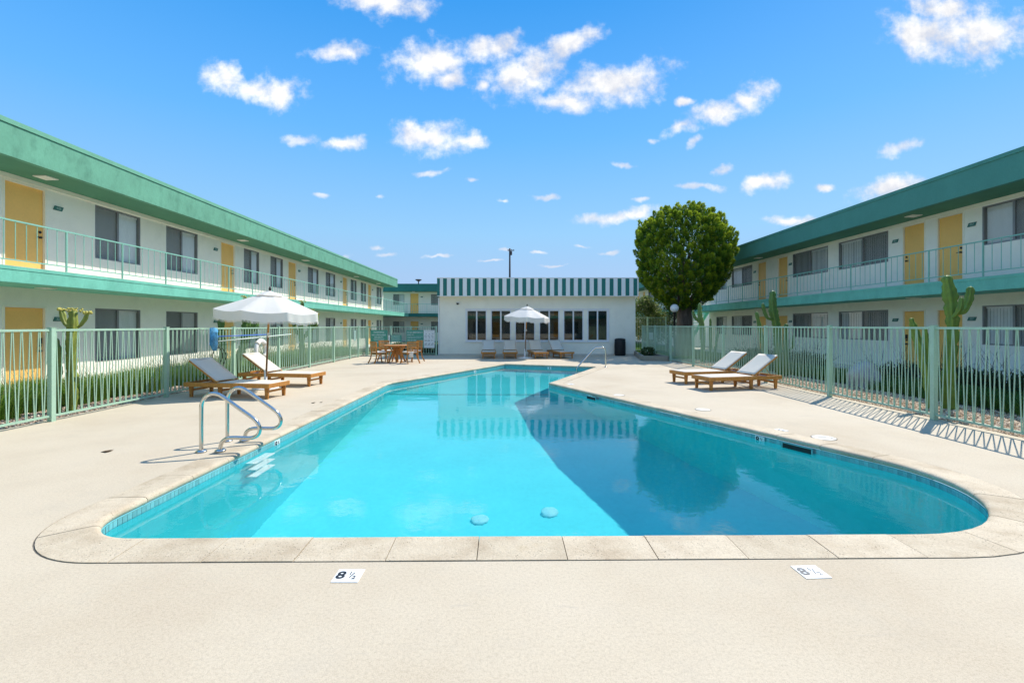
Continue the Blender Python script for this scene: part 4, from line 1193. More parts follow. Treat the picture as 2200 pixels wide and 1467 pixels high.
b = MB(); b.tube(smooth_path([(0, 0, -.02), (0, 0, .3), (-.01, 0, .60), (-.05, 0, .70), (-.14, -.02, .735), (-.34, -.04, .735), (-.44, -.06, .70), (-.60, -.10, .54), (-.86, -.17, .26), (-1.08, -.23, .02), (-1.12, -.24, -.15), (-1.12, -.24, -.9)]), .023, 12); b.build('rail', 'steel', hr, True)
b = MB(); b.lathe([(0, 0), (.06, 0), (.064, .01), (.03, .024), (0, .024)], 18, c=(0, 0, .002)); b.build('flange', 'steel', hr, True)

# ================================================================ THINGS ON THE DECK
def deck_number(label, loc, rotz, body, ink, size=.115, w=.165):
    t = thing('depth_marker', label, 'depth marker', loc, rotz, 'painted depth numbers on the deck')
    b = MB(); b.box(-w / 2, -w * .46, .0, w / 2, w * .46, .003); b.build('tile_plate', 'sign_white', t)
    for me, (ox, oy) in numeral_set(body, size, ink): place(me, 'numeral', t, (ox - .012, oy, .0042))
deck_number('white depth tile with bold black 8 and a half, below the drains', (-1.005, 2.90, .001), 0, '8h', 'ink_black')
deck_number('white depth tile with faded grey 8 and a half, on the shady half', (1.905, 2.945, .001), R(3), '8h', 'ink_worn')
ra_ = math.atan2(6.58, -2.94) + math.pi
deck_number('worn white depth tile on the deck beside the round skimmer lid', (4.03, 6.93, .001), ra_ + math.pi, '8h', 'ink_worn', .10)
deck_number('faint depth tile on the deck near the inner corner of the pool', (1.62, 12.35, .001), ra_ + math.pi, '5', 'ink_worn', .10)
def lid(label, loc, r, holes):
    t = thing('skimmer_lid', label, 'skimmer lid', loc, 0, 'round skimmer lids in the deck')
    b = MB(); b.lathe([(0, 0), (r, 0), (r, .004), (r - .01, .007), (0, .007)], 32); b.build('cover', 'lid_plastic', t)
    b = MB(); b.lathe([(r + .001, .001), (r + .012, .001), (r + .012, .003), (r + .001, .003)], 32); b.build('rim', 'joint_dark', t)
    if holes:
        b = MB(); b.box(-.07, .01, .0071, .05, .03, .009); b.lathe([(0, .0071), (.018, .0071), (.018, .009), (0, .009)], 10, c=(.075, -.05, 0)); b.build('finger_slot', 'ink_worn', t)
lid('white round skimmer lid with dark finger slot, nearest the corner curve', (4.36, 6.46, .0015), .145, True)
lid('plain cream round lid in the deck near the lounger', (3.58, 8.62, .0015), .13, False)
lid('small far round lid in the deck near the handrail', (2.44, 10.4, .0015), .12, False)
for x, y, s in ((-4.98, 5.74, 1.0), (-3.95, 9.35, .7), (-3.82, 9.42, .5)):
    b = MB()
    for k in range(4):
        a = R(20 * k - 30); b.beam((-.05 * s, .012 * k * s, .004), (.05 * s * math.cos(a), .05 * s * math.sin(a) + .01 * k, .014), .022 * s, .003)
    tag(b.build('dry_leaf', 'debris_leaf', None, loc=(x, y, 0)), {1.0: 'largest dry leaf scrap lying on the open deck left of the ladder', .7: 'dry leaf scrap on the deck between lounger and pool, the bigger of two', .5: 'tiny dry leaf scrap on the deck between lounger and pool'}[s], 'leaf')
bn = thing('trash_can', 'black cylindrical trash can standing against the pool house wall', 'trash can', (5.70, 24.05, 0))
b = MB(); b.lathe([(0, 0), (.255, 0), (.27, .02), (.275, .75), (.27, .80), (0, .80)], 28); b.build('body', 'black_plastic', bn, True)
b = MB(); b.lathe([(0, .80), (.28, .80), (.285, .83), (.25, .87), (.12, .90), (0, .905)], 28); b.build('lid', 'black_plastic', bn, True)
b = MB()
for k in range(28):
    a = 2 * math.pi * k / 28; b.beam((.276 * math.cos(a), .276 * math.sin(a), .06), (.276 * math.cos(a), .276 * math.sin(a), .74), .012, .012)
tag(b.build('body_ribs', 'black_plastic', bn), kind='stuff')
pb = thing('planter', 'low concrete-edged planter corner by the fence and pool house', 'planter', (6.3, 22.3, 0))
pp_ = [(.30, 2.2), (-.42, -1.75), (.60, -1.95), (.62, 2.2)]
b = MB()
for i in range(3): b.beam((*pp_[i], .11), (*pp_[i + 1], .11), .12, .22)
b.build('kerb', 'planter_concrete', pb)
b = MB(); b.prism(pp_[::-1], -.02, .14); b.build('soil', 'soil', pb)

# things hung on the sunlit fence
FX = -7.405
pn = thing('pool_net', 'blue pool skimmer net bag on a long blue pole hung along the fence', 'pool net', (FX + .05, 11.55, 1.28))
b = MB(); b.tube([(0, .12, 0), (0, 2.6, .005)], .014, 8); b.build('blue_pole', 'blue_pole', pn, True)
b = MB(); b.tube([(0, -.12, .21), (.02, .0, .22), (.02, .10, .19), (.02, .13, -.2), (.0, -.03, -.28), (-.0, -.13, -.2), (0, -.12, .21)], .012, 6); b.build('net_frame', 'blue_mesh', pn, True)
b = MB(); nb = 14
for i in range(9):
    z = .21 - .56 * i / 8; w_ = (.11, .135, .12, .125, .13, .12, .10, .085, .03)[i]
    for j in range(nb):
        a = 2 * math.pi * j / nb; wob = 1 + .22 * math.sin(3 * a + i * .9) + random.uniform(-.10, .10)
        b.v.append((.02 + .05 * math.cos(a) * wob * (.7 + .6 * math.sin(i / 8 * 3.0)), w_ * math.sin(a) * wob + .02 * math.sin(i * .9), z))
for i in range(8):
    for j in range(nb): b.f.append((i * nb + j, (i + 1) * nb + j, (i + 1) * nb + (j + 1) % nb, i * nb + (j + 1) % nb))
b.build('net_bag', 'blue_mesh', pn, True)
wp = thing('rescue_pole', 'long pale rescue pole hung along the fence below the blue pole', 'pole', (FX + .03, 11.75, 1.155))
b = MB(); b.tube([(0, 0, 0), (0, 3.95, .11)], .015, 8); b.build('pole', 'white_pole', wp, True)
b = MB(); b.tube([(0, -.14, .0), (0, 0, 0)], .018, 8); b.build('grip', 'dark_hose', wp, True)
hs = MB(); pts = []
for k in range(40):
    a = k / 39 * 2 * math.pi * 1.6; pts.append((.02 + .01 * math.sin(5 * a), .28 * math.sin(a) + .10 * math.sin(a * .5), -.30 - .28 * math.cos(a + 2.9) - .02 * k / 39))
hs.tube(smooth_path(pts, 2), .008, 6); tag(hs.build('hose', 'dark_hose', None, True, loc=(FX + .06, 11.65, 1.03)), 'thin dark cable looped below the blue net', 'hose')
lr = thing('life_ring', 'white life ring hung on the fence behind the lounger', 'life ring', (FX + .07, 13.72, .83))
b = MB(); N1, N2 = 40, 12
for i in range(N1):
    a = 2 * math.pi * i / N1
    for j in range(N2):
        c = 2 * math.pi * j / N2; rr = .275 + .068 * math.cos(c); b.v.append((.06 * math.sin(c), rr * math.cos(a), rr * math.sin(a)))
for i in range(N1):
    for j in range(N2): b.f.append((i * N2 + j, ((i + 1) % N1) * N2 + j, ((i + 1) % N1) * N2 + (j + 1) % N2, i * N2 + (j + 1) % N2))
b.build('ring', 'white_plastic', lr, True)
b = MB(); b.tube([(0, -.02, .305), (-.03, -.06, .44), (-.055, -.02, .62)], .006, 5); b.tube([(0, .03, .305), (-.03, .02, .44), (-.055, -.02, .62)], .006, 5); b.build('rope', 'white_pole', lr)
for k in range(4):
    a = R(45 + 90 * k); b = MB(); b.lathe([(.066, -.035), (.075, -.035), (.075, .035), (.066, .035)], 12)
    rt = Matrix.Rotation(a, 4, 'X'); b.v = [tuple(rt @ (Vector((v[0], v[1] + .275, v[2])))) for v in b.v]; b.build('band', 'sling', lr, True)

# lamp and poles
gl = thing('globe_lamp', 'white globe lamp on a black post beside the round tree trunk', 'lamp', (8.50, 24.0, -.05))
b = MB(); b.lathe([(0, 0), (.10, 0), (.10, .06), (.055, .10), (.05, 2.22), (.09, 2.25), (.09, 2.30), (0, 2.30)], 14); b.build('post', 'black_metal', gl, True)
b = MB(); b.lathe([(0, 2.28)] + [(.215 * math.sin(R(a)), 2.49 - .215 * math.cos(R(a))) for a in range(15, 180, 11)] + [(0, 2.706)], 24); b.build('globe', 'globe_acrylic', gl, True)
up_ = thing('utility_pole', 'dark timber utility pole rising beyond the pool house roof', 'utility pole', (0.02, 70, -.1))
b = MB(); b.lathe([(.20, 0), (.16, 6), (.115, 13.2), (0, 13.25)], 12); b.build('pole', 'pole_timber', up_, True)
b = MB(); b.box(-.32, -.1, 12.86, .66, .02, 12.98); b.build('crossarm', 'pole_timber', up_)
for x in (-.26, .24, .6):
    b = MB(); b.lathe([(0, 12.98), (.04, 12.98), (.05, 13.04), (.03, 13.1), (0, 13.12)], 8, c=(x, -.04, 0)); b.build('insulator', 'boulder_rock', up_)
b = MB(); b.lathe([(0, 12.2), (.14, 12.2), (.15, 12.3), (.15, 12.75), (0, 12.8)], 12, c=(.2, -.15, 0)); b.build('transformer', 'pole_timber', up_)
sl_ = thing('street_lamp', 'dark lamp head on a pole showing above the far teal fascia', 'street lamp', (-11.75, 60, -.1))
b = MB(); b.lathe([(.09, 0), (.07, 7.4), (0, 7.42)], 10); b.build('pole', 'pole_timber', sl_, True)
b = MB(); b.lathe([(0, 7.30), (.12, 7.32), (.42, 7.52), (.40, 7.58), (0, 7.62)], 14); b.build('lamp_head', 'pole_timber', sl_, True)

# boulder
bm = bmesh.new(); bmesh.ops.create_icosphere(bm, subdivisions=4, radius=1)
from mathutils import noise as mn
for v in bm.verts:
    k = 1 + .16 * mn.noise(v.co * 1.4 + Vector((3, 1, 0))) + .05 * mn.noise(v.co * 5)
    v.co = Vector((v.co.x * .40 * k, v.co.y * .36 * k, v.co.z * .50 * k))
me = bpy.data.meshes.new('boulder'); bm.to_mesh(me); bm.free(); me.materials.append(MATS['boulder_rock']); me.polygons.foreach_set('use_smooth', [True] * len(me.polygons))
tag(place(me, 'boulder', None, (9.42, 12.35, .07)), 'rounded grey boulder on the gravel edge behind the fence', 'boulder')

# ================================================================ CACTI
def column(mb, pts, radii, ribs=5, seed=0, knot=.28, col=(.085, .155, .035)):
    """ribbed, waisted cactus column along a path"""
    rs = random.Random(seed); P = smooth_path(pts, 12); k = len(P)
    ln = [0]
    for a, b in zip(P, P[1:]): ln.append(ln[-1] + (b - a).length)
    n = ribs * 4; b0 = len(mb.v)
    T = [(P[min(i + 1, k - 1)] - P[max(i - 1, 0)]).normalized() for i in range(k)]
    ref = Vector((1, 0, 0)); nrm = (ref - T[0] * ref.dot(T[0])).normalized(); ph = rs.uniform(0, 6)
    tw = rs.uniform(-.3, .3)
    waists = []; w = rs.uniform(.25, .5)
    while w < ln[-1]: waists.append(w); w += rs.uniform(.22, .5)
    vs, cs = [], []
    for i in range(k):
        nrm = (nrm - T[i] * nrm.dot(T[i])).normalized(); bn = T[i].cross(nrm)
        s = ln[i] / ln[-1]; r = float(np.interp(s, np.linspace(0, 1, len(radii)), radii))
        pin = sum(math.exp(-((ln[i] - q) / .045) ** 2) for q in waists)
        r *= 1 - knot * min(1, pin); r *= 1 + .05 * math.sin(ln[i] * 17 + seed)
        tip = max(0, 1 - (1 - s) * ln[-1] / (r * 1.2 + 1e-5)); r *= math.sqrt(max(0.02, 1 - tip ** 2)) if tip > 0 else 1
        for j in range(n):
            a = 2 * math.pi * j / n + ph + tw * s; fr = (j % 4) / 4
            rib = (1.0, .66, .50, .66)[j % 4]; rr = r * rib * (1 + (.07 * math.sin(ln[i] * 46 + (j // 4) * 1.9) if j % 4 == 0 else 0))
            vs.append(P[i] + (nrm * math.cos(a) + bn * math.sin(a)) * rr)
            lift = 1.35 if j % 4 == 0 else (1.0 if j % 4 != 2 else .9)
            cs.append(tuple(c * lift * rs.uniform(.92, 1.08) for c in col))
    fs = [(i * n + j, i * n + (j + 1) % n, (i + 1) * n + (j + 1) % n, (i + 1) * n + j) for i in range(k - 1) for j in range(n)]
    fs += [tuple(range(n))[::-1], tuple((k - 1) * n + j for j in range(n))]
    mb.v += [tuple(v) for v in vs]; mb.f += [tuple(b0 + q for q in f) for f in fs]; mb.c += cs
    return P[-1], T[-1]

def flowers(parent, c, r, n, seed):
    rs = random.Random(seed); b = MB()
    for k in range(n):
        d = Vector((rs.uniform(-1, 1), rs.uniform(-1, 1), rs.uniform(-.2, .5))); p = Vector(c) + d * r; s = rs.uniform(.012, .024)
        b.lathe([(0, -s), (s * .8, -s * .5), (s, 0), (s * .7, s * .7), (0, s)], 6, c=tuple(p))
    return b.build('flower', 'cactus_flower', parent, True)

def cactus(label, loc, stems, tips=0, seed=1, knot=.28, col=(.085, .155, .035)):
    slim = .80 if loc[0] < 0 else .70
    t = thing('cactus', label, 'cactus', loc, 0, 'column cacti in the gravel beds')
    for k, (pts, radii) in enumerate(stems):
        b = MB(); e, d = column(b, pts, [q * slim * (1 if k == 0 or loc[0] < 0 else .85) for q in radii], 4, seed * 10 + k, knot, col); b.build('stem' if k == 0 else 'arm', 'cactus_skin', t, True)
        if k < tips: flowers(t, e - d * .01, radii[-1] * 1.0, 26, seed + k)
    return t
YG = (.20, .24, .045)
cactus('yellow-green flowering cactus behind the fence beside the lower number plate', (-8.12, 8.62, -.04),
       [([(0, 0, 0), (.02, 0, .5), (.0, 0, 1.0), (.02, 0, 1.5), (.04, 0, 1.88)], [.11, .12, .11, .115, .085]),
        ([(-.06, 0, 1.58), (-.13, .02, 1.64), (-.18, .03, 1.76), (-.21, .03, 1.90)], [.035, .055, .065, .05]),
        ([(.12, 0, 1.56), (.19, .0, 1.62), (.24, .02, 1.72), (.28, .03, 1.84)], [.035, .05, .06, .05])], 3, 11, .22, YG)
cactus('flowerless cactus column half hidden by the first tall fence post', (-8.28, 8.50, -.04),
       [([(0, 0, 0), (-.03, 0, .45), (.02, 0, .9), (-.02, 0, 1.38)], [.12, .15, .12, .10])], 0, 12, .3, (.12, .16, .035))
cactus('tall dark green cactus cluster under the left half of the large umbrella', (-8.25, 13.55, -.04),
       [([(-.12, 0, 0), (-.10, 0, .7), (-.14, 0, 1.3), (-.16, 0, 2.0)], [.13, .16, .15, .14]),
        ([(.22, .3, 0), (.20, .3, .6), (.36, .3, 1.1), (.42, .3, 1.7), (.40, .3, 2.43)], [.13, .15, .14, .18, .11]),
        ([(.40, .3, 1.3), (.55, .3, 1.42), (.68, .3, 1.62), (.74, .3, 1.86)], [.07, .12, .15, .12]),
        ([(-.22, .05, 1.25), (-.33, .05, 1.33), (-.37, .05, 1.48)], [.03, .05, .06])], 2, 13, .25, (.08, .16, .035))
cactus('flowering cactus with many short arms showing beyond the right half of the large umbrella', (-8.3, 18.6, -.04),
       [([(0, 0, 0), (0, 0, .8), (-.05, 0, 1.6), (.02, 0, 2.55)], [.18, .17, .16, .12]),
        ([(-.05, 0, 1.2), (-.30, 0, 1.5), (-.34, 0, 2.35)], [.08, .13, .10]),
        ([(.05, 0, 1.1), (.32, .0, 1.45), (.36, 0, 2.2)], [.08, .13, .11]),
        ([(.15, 0, 1.3), (.50, .1, 1.6), (.56, .1, 2.05)], [.06, .11, .10])], 4, 14, .2, (.12, .19, .04))
cactus('tallest cactus, with a short stem and thick raised arm in front of the orange door', (8.37, 8.86, -.04),
       [([(0, 0, 0), (-.02, 0, .5), (.02, 0, 1.0), (.06, 0, 1.6), (.02, 0, 2.1), (-.06, 0, 2.55)], [.16, .16, .15, .14, .17, .13]),
        ([(.12, 0, 1.82), (.24, -.02, 1.86), (.33, -.03, 2.06), (.38, -.03, 2.34)], [.05, .11, .12, .09]),
        ([(-.04, -.12, 1.75), (-.02, -.22, 1.9), (.0, -.24, 2.12)], [.05, .085, .06])], 0, 21, .24, (.13, .22, .04))
cactus('leaning pair of short cactus stems right behind the near thick fence post', (8.02, 8.95, -.04),
       [([(.08, 0, 0), (.02, 0, .5), (-.12, 0, 1.1), (-.27, 0, 1.62), (-.31, 0, 1.74)], [.10, .12, .11, .12, .07]),
        ([(.15, .1, 0), (.12, .1, .8), (.06, .1, 1.55)], [.08, .10, .07])], 0, 22, .24, (.13, .22, .04))
cactus('dark cactus with a tall stem and upturned side arms behind the two loungers', (8.42, 14.7, -.04),
       [([(.12, 0, 0), (.06, 0, .8), (.02, 0, 1.5), (-.10, 0, 2.1), (-.12, 0, 2.70)], [.15, .17, .16, .19, .13]),
        ([(-.10, 0, 1.78), (-.28, 0, 1.84), (-.38, 0, 2.05), (-.43, 0, 2.30)], [.06, .10, .11, .08]),
        ([(-.20, .1, 0), (-.30, .1, .6), (-.42, .1, 1.3), (-.58, .1, 2.04)], [.09, .12, .13, .09]),
        ([(.36, .05, 0), (.34, .05, .8), (.34, .05, 1.66)], [.11, .15, .10]),
        ([(.42, .05, .8), (.56, .05, .95), (.58, .05, 1.3)], [.05, .08, .06])], 0, 23, .16, (.085, .17, .04))
cactus('bluish green cactus with a flat upright pad beside the stair end of the shaded wing', (8.42, 20.3, -.04),
       [([(0, 0, 0), (.0, 0, .8), (-.04, 0, 1.6), (-.12, 0, 2.0), (-.14, 0, 2.58)], [.16, .18, .22, .21, .10]),
        ([(-.15, 0, 1.75), (-.34, 0, 1.95), (-.44, 0, 2.25)], [.08, .12, .08]),
        ([(.32, 0, 0), (.34, 0, .9), (.33, 0, 1.92)], [.12, .15, .10]),
        ([(.5, .1, 0), (.62, .1, .7), (.70, .1, 1.35)], [.08, .1, .07])], 0, 24, .12, (.12, .21, .06))

# ================================================================ GRASSES AND STRAP PLANTS
def blades(centres, counts, height, spread, width, cols, lean=.5, seed=1, droop=.35):
    """arching blades, three segments each; returns vertex, quad and colour arrays"""
    g = np.random.default_rng(seed); C = np.repeat(np.asarray(centres, float), counts, axis=0); n = len(C)
    a = g.uniform(0, 2 * np.pi, n); r = spread * np.sqrt(g.uniform(0, 1, n)) * .5
    d = np.stack([np.cos(a), np.sin(a), np.zeros(n)], 1); root = C + d * r[:, None]
    H = (height * g.uniform(.55, 1.15, n))[:, None]; LN = (lean * g.uniform(.15, 1.1, n))[:, None] * H
    sd = np.stack([-np.sin(a), np.cos(a), np.zeros(n)], 1) * (width * g.uniform(.7, 1.3, n))[:, None]
    tw = g.uniform(-.8, .8, n); sd = sd * np.cos(tw)[:, None] + d * (width * np.sin(tw))[:, None]
    up = np.array([0, 0, 1.0])
    lv = []
    for s, wd in ((0, .8), (.4, 1), (.75, .75), (1, .12)):
        z = s - droop * s ** 3; p = root + d * LN * s ** 1.8 + up * H * z
        lv += [p - sd * wd * .5, p + sd * wd * .5]
    V = np.stack(lv, 1).reshape(-1, 3); b = np.arange(n)[:, None] * 8
    Q = np.concatenate([b + np.array([[0, 1, 3, 2]]), b + np.array([[2, 3, 5, 4]]), b + np.array([[4, 5, 7, 6]])], 0)
    cols = np.asarray(cols); c = cols[g.integers(0, len(cols), n)] * g.uniform(.8, 1.25, (n, 1))
    return V, Q, np.repeat(c, 8, axis=0)
def join(parts):
    V, Q, K, o = [], [], [], 0
    for v, q, c in parts: V.append(v); Q.append(q + o); K.append(c); o += len(v)
    return np.concatenate(V), np.concatenate(Q), np.concatenate(K)
GR = [(.12, .25, .028), (.14, .29, .033), (.10, .21, .022), (.19, .31, .05), (.24, .30, .08)]
parts = []; cen = []; g5 = np.random.default_rng(5)
y = 5.6
while y < 26:
    for x in (-9.9, -9.35, -8.85):
        cen.append((x + g5.uniform(-.16, .16), y + g5.uniform(-.2, .2), -.04))
    y += .62
cen = [c for c in cen if not (10.3 < c[1] < 12.0 and c[0] < -9.6)]
near = [c for c in cen if c[1] < 13]; far = [c for c in cen if c[1] >= 13]
parts.append(blades(near, 620, .70, .62, .009, GR, .6, 1)); parts.append(blades(far, 320, .68, .66, .013, GR, .6, 2))
parts.append(blades(near, 26, .92, .35, .006, [(.33, .30, .13), (.26, .26, .09)], .45, 3, .12)); parts.append(blades(far, 22, .92, .4, .012, [(.36, .33, .17), (.28, .28, .11)], .45, 4, .12))
tag(place(np_mesh('ornamental_grass', *join(parts)[:2], join(parts)[2], 'grass_blade'), 'ornamental_grass'), 'tall fresh green grass with pale seed heads along the sunlit wing', 'grass', kind='stuff')
DG = [(.09, .19, .035), (.11, .22, .04), (.075, .16, .03)]
parts = []; cen = []; y = 5.4
while y < 21.5:
    for x in (9.35, 9.9, 10.4): cen.append((x + g5.uniform(-.15, .15), y + g5.uniform(-.2, .2), -.04))
    y += .5
cen = [c for c in cen if (Vector(c[:2]) - Vector((9.42, 12.35))).length > .75]
parts.append(blades(cen, 300, .40, .75, .009, DG, .6, 6, .4))
tag(place(np_mesh('low_grass', *join(parts), 'grass_blade'), 'low_grass'), 'low dark green grass mounds behind the gravel strip on the shaded side', 'grass', kind='stuff')
SG = [(.05, .09, .035), (.06, .105, .04), (.035, .07, .03)]
cen2 = []; y = 5.2
while y < 22:
    if not (13.5 < y < 16.3 or 22.2 < y < 25.6): cen2.append((11.45 + g5.uniform(-.25, .25), y, -.04)); cen2.append((10.95 + g5.uniform(-.2, .2), y + .25, -.04))
    y += .55
parts = [blades(cen2, 60, .78, .5, .030, SG, .7, 8, .3), blades(cen2, 9, 1.15, .3, .010, [(.045, .05, .03), (.03, .035, .025)], .45, 9, .05)]
tag(place(np_mesh('strap_leaf_plants', *join(parts), 'grass_blade'), 'strap_leaf_plants'), 'dark strap-leaved plants with thin flower stalks against the shaded wall', 'plants', kind='stuff')
parts = [blades([(x, y, -.05) for x in np.arange(7.3, 12.2, .45) for y in np.arange(22.3, 40, .6)], 60, .10, .8, .012, [(.08, .18, .02), (.10, .22, .03)], .6, 10),
         blades([(x, y, -.06) for x in np.arange(-10, 6.5, .6) for y in np.arange(25.4, 30, .6)], 40, .12, .8, .014, [(.07, .16, .02), (.09, .19, .03)], .6, 12)]
tag(place(np_mesh('lawn_grass', *join(parts), 'grass_blade'), 'lawn_grass'), 'mown bright green lawn beyond the fences', 'grass', kind='stuff')

# gravel: real pebbles, denser and finer near the camera
def pebbles(x0, x1, y0, y1, n, size, cols, seed, power=1.0):
    g = np.random.default_rng(seed); base = np.array([(1, 0, 0), (0, 1, 0), (-1, 0, 0), (0, -1, 0), (.0, 0, .9), (0, 0, -.6)])
    X = g.uniform(x0, x1, n); Y = y0 + (y1 - y0) * g.uniform(0, 1, n) ** power; S = size * g.uniform(.5, 1.35, n) * (1 + (Y - y0) * .02)
    A = g.uniform(0, 6.283, n); ca, sa = np.cos(A), np.sin(A); sc = np.stack([S * g.uniform(.8, 1.5, n), S * g.uniform(.6, 1.0, n), S * g.uniform(.4, .75, n)], 1)
    jit = 1 + g.uniform(-.25, .25, (n, 6, 1)); p = base[None] * jit * sc[:, None, :]
    q = np.stack([p[..., 0] * ca[:, None] - p[..., 1] * sa[:, None], p[..., 0] * sa[:, None] + p[..., 1] * ca[:, None], p[..., 2]], -1)
    q += np.stack([X, Y, -.05 + S * .35 + g.uniform(0, .012, n)], 1)[:, None, :]
    T = np.array([(0, 1, 4), (1, 2, 4), (2, 3, 4), (3, 0, 4), (1, 0, 5), (2, 1, 5), (3, 2, 5), (0, 3, 5)])
    tr = (np.arange(n)[:, None, None] * 6 + T[None]).reshape(-1, 3)
    c = np.asarray(cols)[g.integers(0, len(cols), n)] * g.uniform(.75, 1.2, (n, 1))
    return q.reshape(-1, 3), tr, np.repeat(c, 6, axis=0)
PB = [(.62, .44, .29), (.70, .54, .37), (.54, .36, .22), (.76, .64, .48), (.44, .30, .19), (.66, .50, .38)]
for nm, args, lab in (('gravel', (7.14, 9.05, 5.2, 22, 26000, .021, PB, 31, 1.9), 'tan gravel strip behind the zigzag fence on the boulder side'),
                      ('gravel', (-8.75, -7.62, 5.6, 25, 15000, .021, [(.50, .38, .28), (.58, .47, .38), (.42, .30, .22), (.64, .55, .46), (.36, .25, .18)], 32, 1.9), 'pinkish gravel strip at the foot of the tall grass')):
    v, tr, c = pebbles(*args)
    tag(place(np_mesh(nm, v, np.zeros((0, 4), int), c, 'pebble', tr), nm), lab, 'gravel', kind='stuff')

# ================================================================ TREES AND SHRUBS
def leaf_quads(P, D, L, Wd, cols, g):
    """one small folded leaf per point P along direction D"""
    n = len(P); r = g.normal(size=(n, 3)); S = np.cross(D, r); S /= np.linalg.norm(S, axis=1, keepdims=True) + 1e-9
    L = L[:, None]; Wd = Wd[:, None]
    V = np.stack([P, P + D * L * .45 + S * Wd, P + D * L, P + D * L * .45 - S * Wd], 1).reshape(-1, 3)
    return V, np.arange(n * 4).reshape(n, 4), np.repeat(cols, 4, axis=0)

def unit(v): return v / (np.linalg.norm(v, axis=-1, keepdims=True) + 1e-9)

def tufted_tree(label, loc):
    """old clipped conifer: crown of upright leafy plumes, widest above its middle"""
    t = thing('round_tree', label, 'tree', loc)
    g = np.random.default_rng(40)
    prof_z = np.array([2.45, 2.8, 3.2, 3.7, 4.2, 4.8, 5.5, 6.2, 6.8, 7.25, 7.55, 7.75]); prof_r = np.array([.5, .95, 1.4, 1.8, 2.08, 2.26, 2.34, 2.34, 2.12, 1.74, 1.2, .45]) * .965
    tufts = []
    def scatter(n, shrink, smin):
        pts = []
        k = 0
        while len(pts) < n and k < n * 60:
            k += 1
            z = g.uniform(2.45, 7.75); r = np.interp(z, prof_z, prof_r)
            if g.uniform() > r / 2.4: continue
            a = g.uniform(0, 2 * np.pi); lump = 1 + .06 * np.sin(3 * a + z * 1.7) + .05 * np.sin(5 * a - z * 2.6) + g.uniform(-.05, .07)
            p = np.array([r * lump * shrink * np.cos(a), r * lump * shrink * np.sin(a), 4.9 + (z - 4.9) * (shrink if z > 4.9 else 1)])
            if all(np.sum((p - q) ** 2) > smin ** 2 for q in pts[-400:]): pts.append(p)
        return pts
    outer = scatter(480, .97, .31) ; inner = scatter(260, .78, .26)
    PV, DV, LV, WV, CV = [], [], [], [], []
    for grp, cnt in ((outer, 260), (inner, 90)):
        for p in grp:
            zz = p[2]; o = unit(np.array([p[0], p[1], (zz - 5.0) * .8]))
            ax = unit(o * .62 + np.array([0, 0, .75]) + g.normal(size=3) * .10); ln = g.uniform(.32, .66); rad = g.uniform(.105, .155)
            s = g.uniform(0, 1, cnt) ** .8; th = g.uniform(0, 2 * np.pi, cnt)
            e1 = unit(np.cross(ax, [.3, .2, .9])); e2 = np.cross(ax, e1)
            ro = e1 * np.cos(th)[:, None] + e2 * np.sin(th)[:, None]
            q = p - ax * .18 + ax * (ln * s)[:, None] + ro * (rad * np.sqrt(np.clip(1 - (s * 1.0) ** 3, .05, 1)) * g.uniform(.4, 1, cnt))[:, None]
            dd = unit(ro * (1.1 - .75 * s)[:, None] + ax * (.35 + .8 * s)[:, None] + g.normal(size=(cnt, 3)) * .25)
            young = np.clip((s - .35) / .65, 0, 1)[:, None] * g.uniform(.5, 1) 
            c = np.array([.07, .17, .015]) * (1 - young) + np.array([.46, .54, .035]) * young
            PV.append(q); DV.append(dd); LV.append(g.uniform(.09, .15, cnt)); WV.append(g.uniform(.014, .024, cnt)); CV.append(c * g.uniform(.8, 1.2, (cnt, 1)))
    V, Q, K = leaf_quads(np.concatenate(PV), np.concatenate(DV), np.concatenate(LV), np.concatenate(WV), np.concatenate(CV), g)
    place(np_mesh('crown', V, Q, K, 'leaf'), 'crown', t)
    b = MB(); pts = []; 
    prof = [(.62, 0), (.46, .25), (.40, .8), (.385, 1.6), (.36, 2.4), (.30, 3.3), (.20, 4.4), (.08, 5.6)]
    n_ = 20
    for i, (r, z) in enumerate(prof):
        for j in range(n_):
            a = 2 * math.pi * j / n_; rr = r * (1 + .07 * math.sin(3 * a + z) + .05 * math.sin(7 * a + 2 * z)); b.v.append((rr * math.cos(a) + .05 * math.sin(z), rr * math.sin(a), z))
    for i in range(len(prof) - 1):
        for j in range(n_): b.f.append((i * n_ + j, i * n_ + (j + 1) % n_, (i + 1) * n_ + (j + 1) % n_, (i + 1) * n_ + j))
    b.build('trunk', 'bark', t, True)
    for k in range(9):
        a = k * 2.4 + .3; z0 = 1.9 + .28 * k; r = float(np.interp(z0 + 1.3, prof_z, prof_r)) * .75
        b = MB(); b.tube(smooth_path([(.1 * math.cos(a), .1 * math.sin(a), z0), (.45 * r * math.cos(a), .45 * r * math.sin(a), z0 + .55), (r * math.cos(a), r * math.sin(a), z0 + 1.35)], 4), [.15 - .011 * i for i in range(9)], 8); b.build('limb', 'bark', t, True)
    return t
tufted_tree('round clipped evergreen with tufted bright green crown behind the pool fence', (9.32, 25.0, -.05))

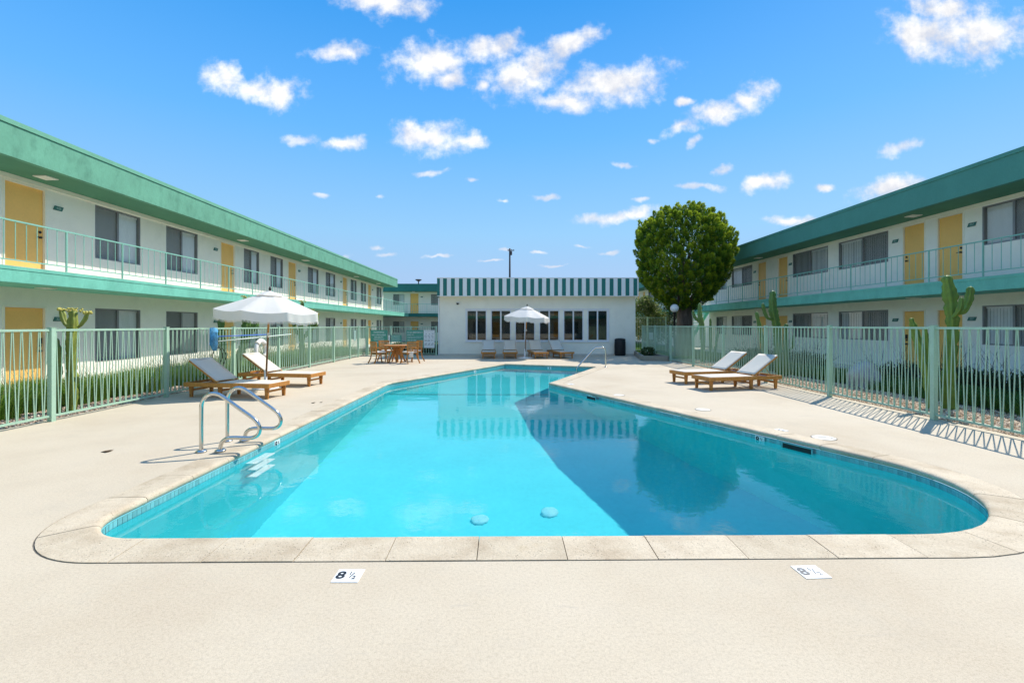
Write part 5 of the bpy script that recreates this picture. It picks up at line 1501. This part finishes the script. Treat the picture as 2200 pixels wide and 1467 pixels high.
def shrub(name, label, cat, loc, blobs, n, L, cols, seed, stems=4, h=1.0, group=None):
    t = thing(name, label, cat, loc, 0, group); g = np.random.default_rng(seed); PV, DV = [], []
    for (x, y, z, rx, ry, rz), share in blobs:
        m = int(n * share); d = unit(g.normal(size=(m, 3))); r = g.uniform(.35, 1, m) ** .45
        lump = 1 + .14 * np.sin(d[:, 0] * 6 + seed) * np.cos(d[:, 2] * 5) + .10 * np.sin(d[:, 1] * 9)
        PV.append(np.array([x, y, z]) + d * np.array([rx, ry, rz]) * (r * lump)[:, None]); DV.append(unit(d * .7 + g.normal(size=(m, 3)) * .6 + np.array([0, 0, .25])))
    P = np.concatenate(PV); D = np.concatenate(DV); m = len(P); cols = np.asarray(cols)
    V, Q, K = leaf_quads(P, D, L * g.uniform(.7, 1.3, m), L * .26 * g.uniform(.7, 1.3, m), cols[g.integers(0, len(cols), m)] * g.uniform(.8, 1.25, (m, 1)), g)
    place(np_mesh('foliage', V, Q, K, 'leaf'), 'foliage', t)
    for k in range(stems):
        a = k * 2.4; b = MB(); (x, y, z, rx, ry, rz), _ = blobs[k % len(blobs)]
        b.tube([(.06 * math.cos(a), .06 * math.sin(a), 0), (x * .5 + .2 * math.cos(a), y * .5 + .2 * math.sin(a), z * .5), (x + rx * .5 * math.cos(a), y + ry * .5 * math.sin(a), z + rz * .4)], [.045, .03, .012], 6); b.build('branch', 'stem_brown', t)
    return t
LG = [(.10, .16, .03), (.13, .19, .04), (.07, .12, .025), (.19, .23, .07), (.26, .28, .12)]
shrub('flowering_shrub', 'tall loose shrub with pale yellow-green leaves between pool house and globe lamp', 'shrub', (9.1, 30.5, -.05),
      [((-.25, 0, 2.0, 1.05, .95, 1.35), .55), ((.45, 0, 1.55, 1.0, .9, 1.1), .3), ((-.15, 0, 2.9, .6, .6, .6), .15)], 9000, .13, LG, 51)
shrub('flowering_shrub', 'darker open shrub standing between the pale shrub and the globe lamp', 'shrub', (10.6, 31.2, -.05),
      [((0, 0, 1.9, .95, .8, 1.2), .7), ((.5, 0, 2.6, .6, .5, .5), .3)], 2600, .12, [(.03, .06, .02), (.05, .08, .025), (.025, .05, .02)], 52)
shrub('planter_shrub', 'small sparse shrub growing in the concrete-edged planter', 'shrub', (6.45, 21.7, .12), [((0, 0, .2, .30, .5, .20), 1)], 700, .09, [(.05, .09, .03), (.07, .11, .035)], 53, 3)
for k, (x, lab) in enumerate(((-7.0, 'low dark hedge bush under the warning sign'), (-6.1, 'low dark hedge bush under the small notice'), (-5.2, 'low dark hedge bush behind the dining table'), (-4.3, 'low dark hedge bush under the white chart'))):
    shrub('hedge_bush', lab, 'hedge', (x, 25.3, -.06), [((0, 0, .30, .55, .4, .36), 1)], 2600, .075, [(.03, .075, .015), (.05, .11, .02), (.09, .16, .03)] if k < 2 else [(.012, .025, .012), (.02, .035, .015)], 60 + k, 3)

# things under water receive the refracted sunlight
for o in receivers:
    if o.type == 'MESH': o.cycles.is_caustics_receiver = True
for o in ld.children: o.cycles.is_caustics_receiver = True
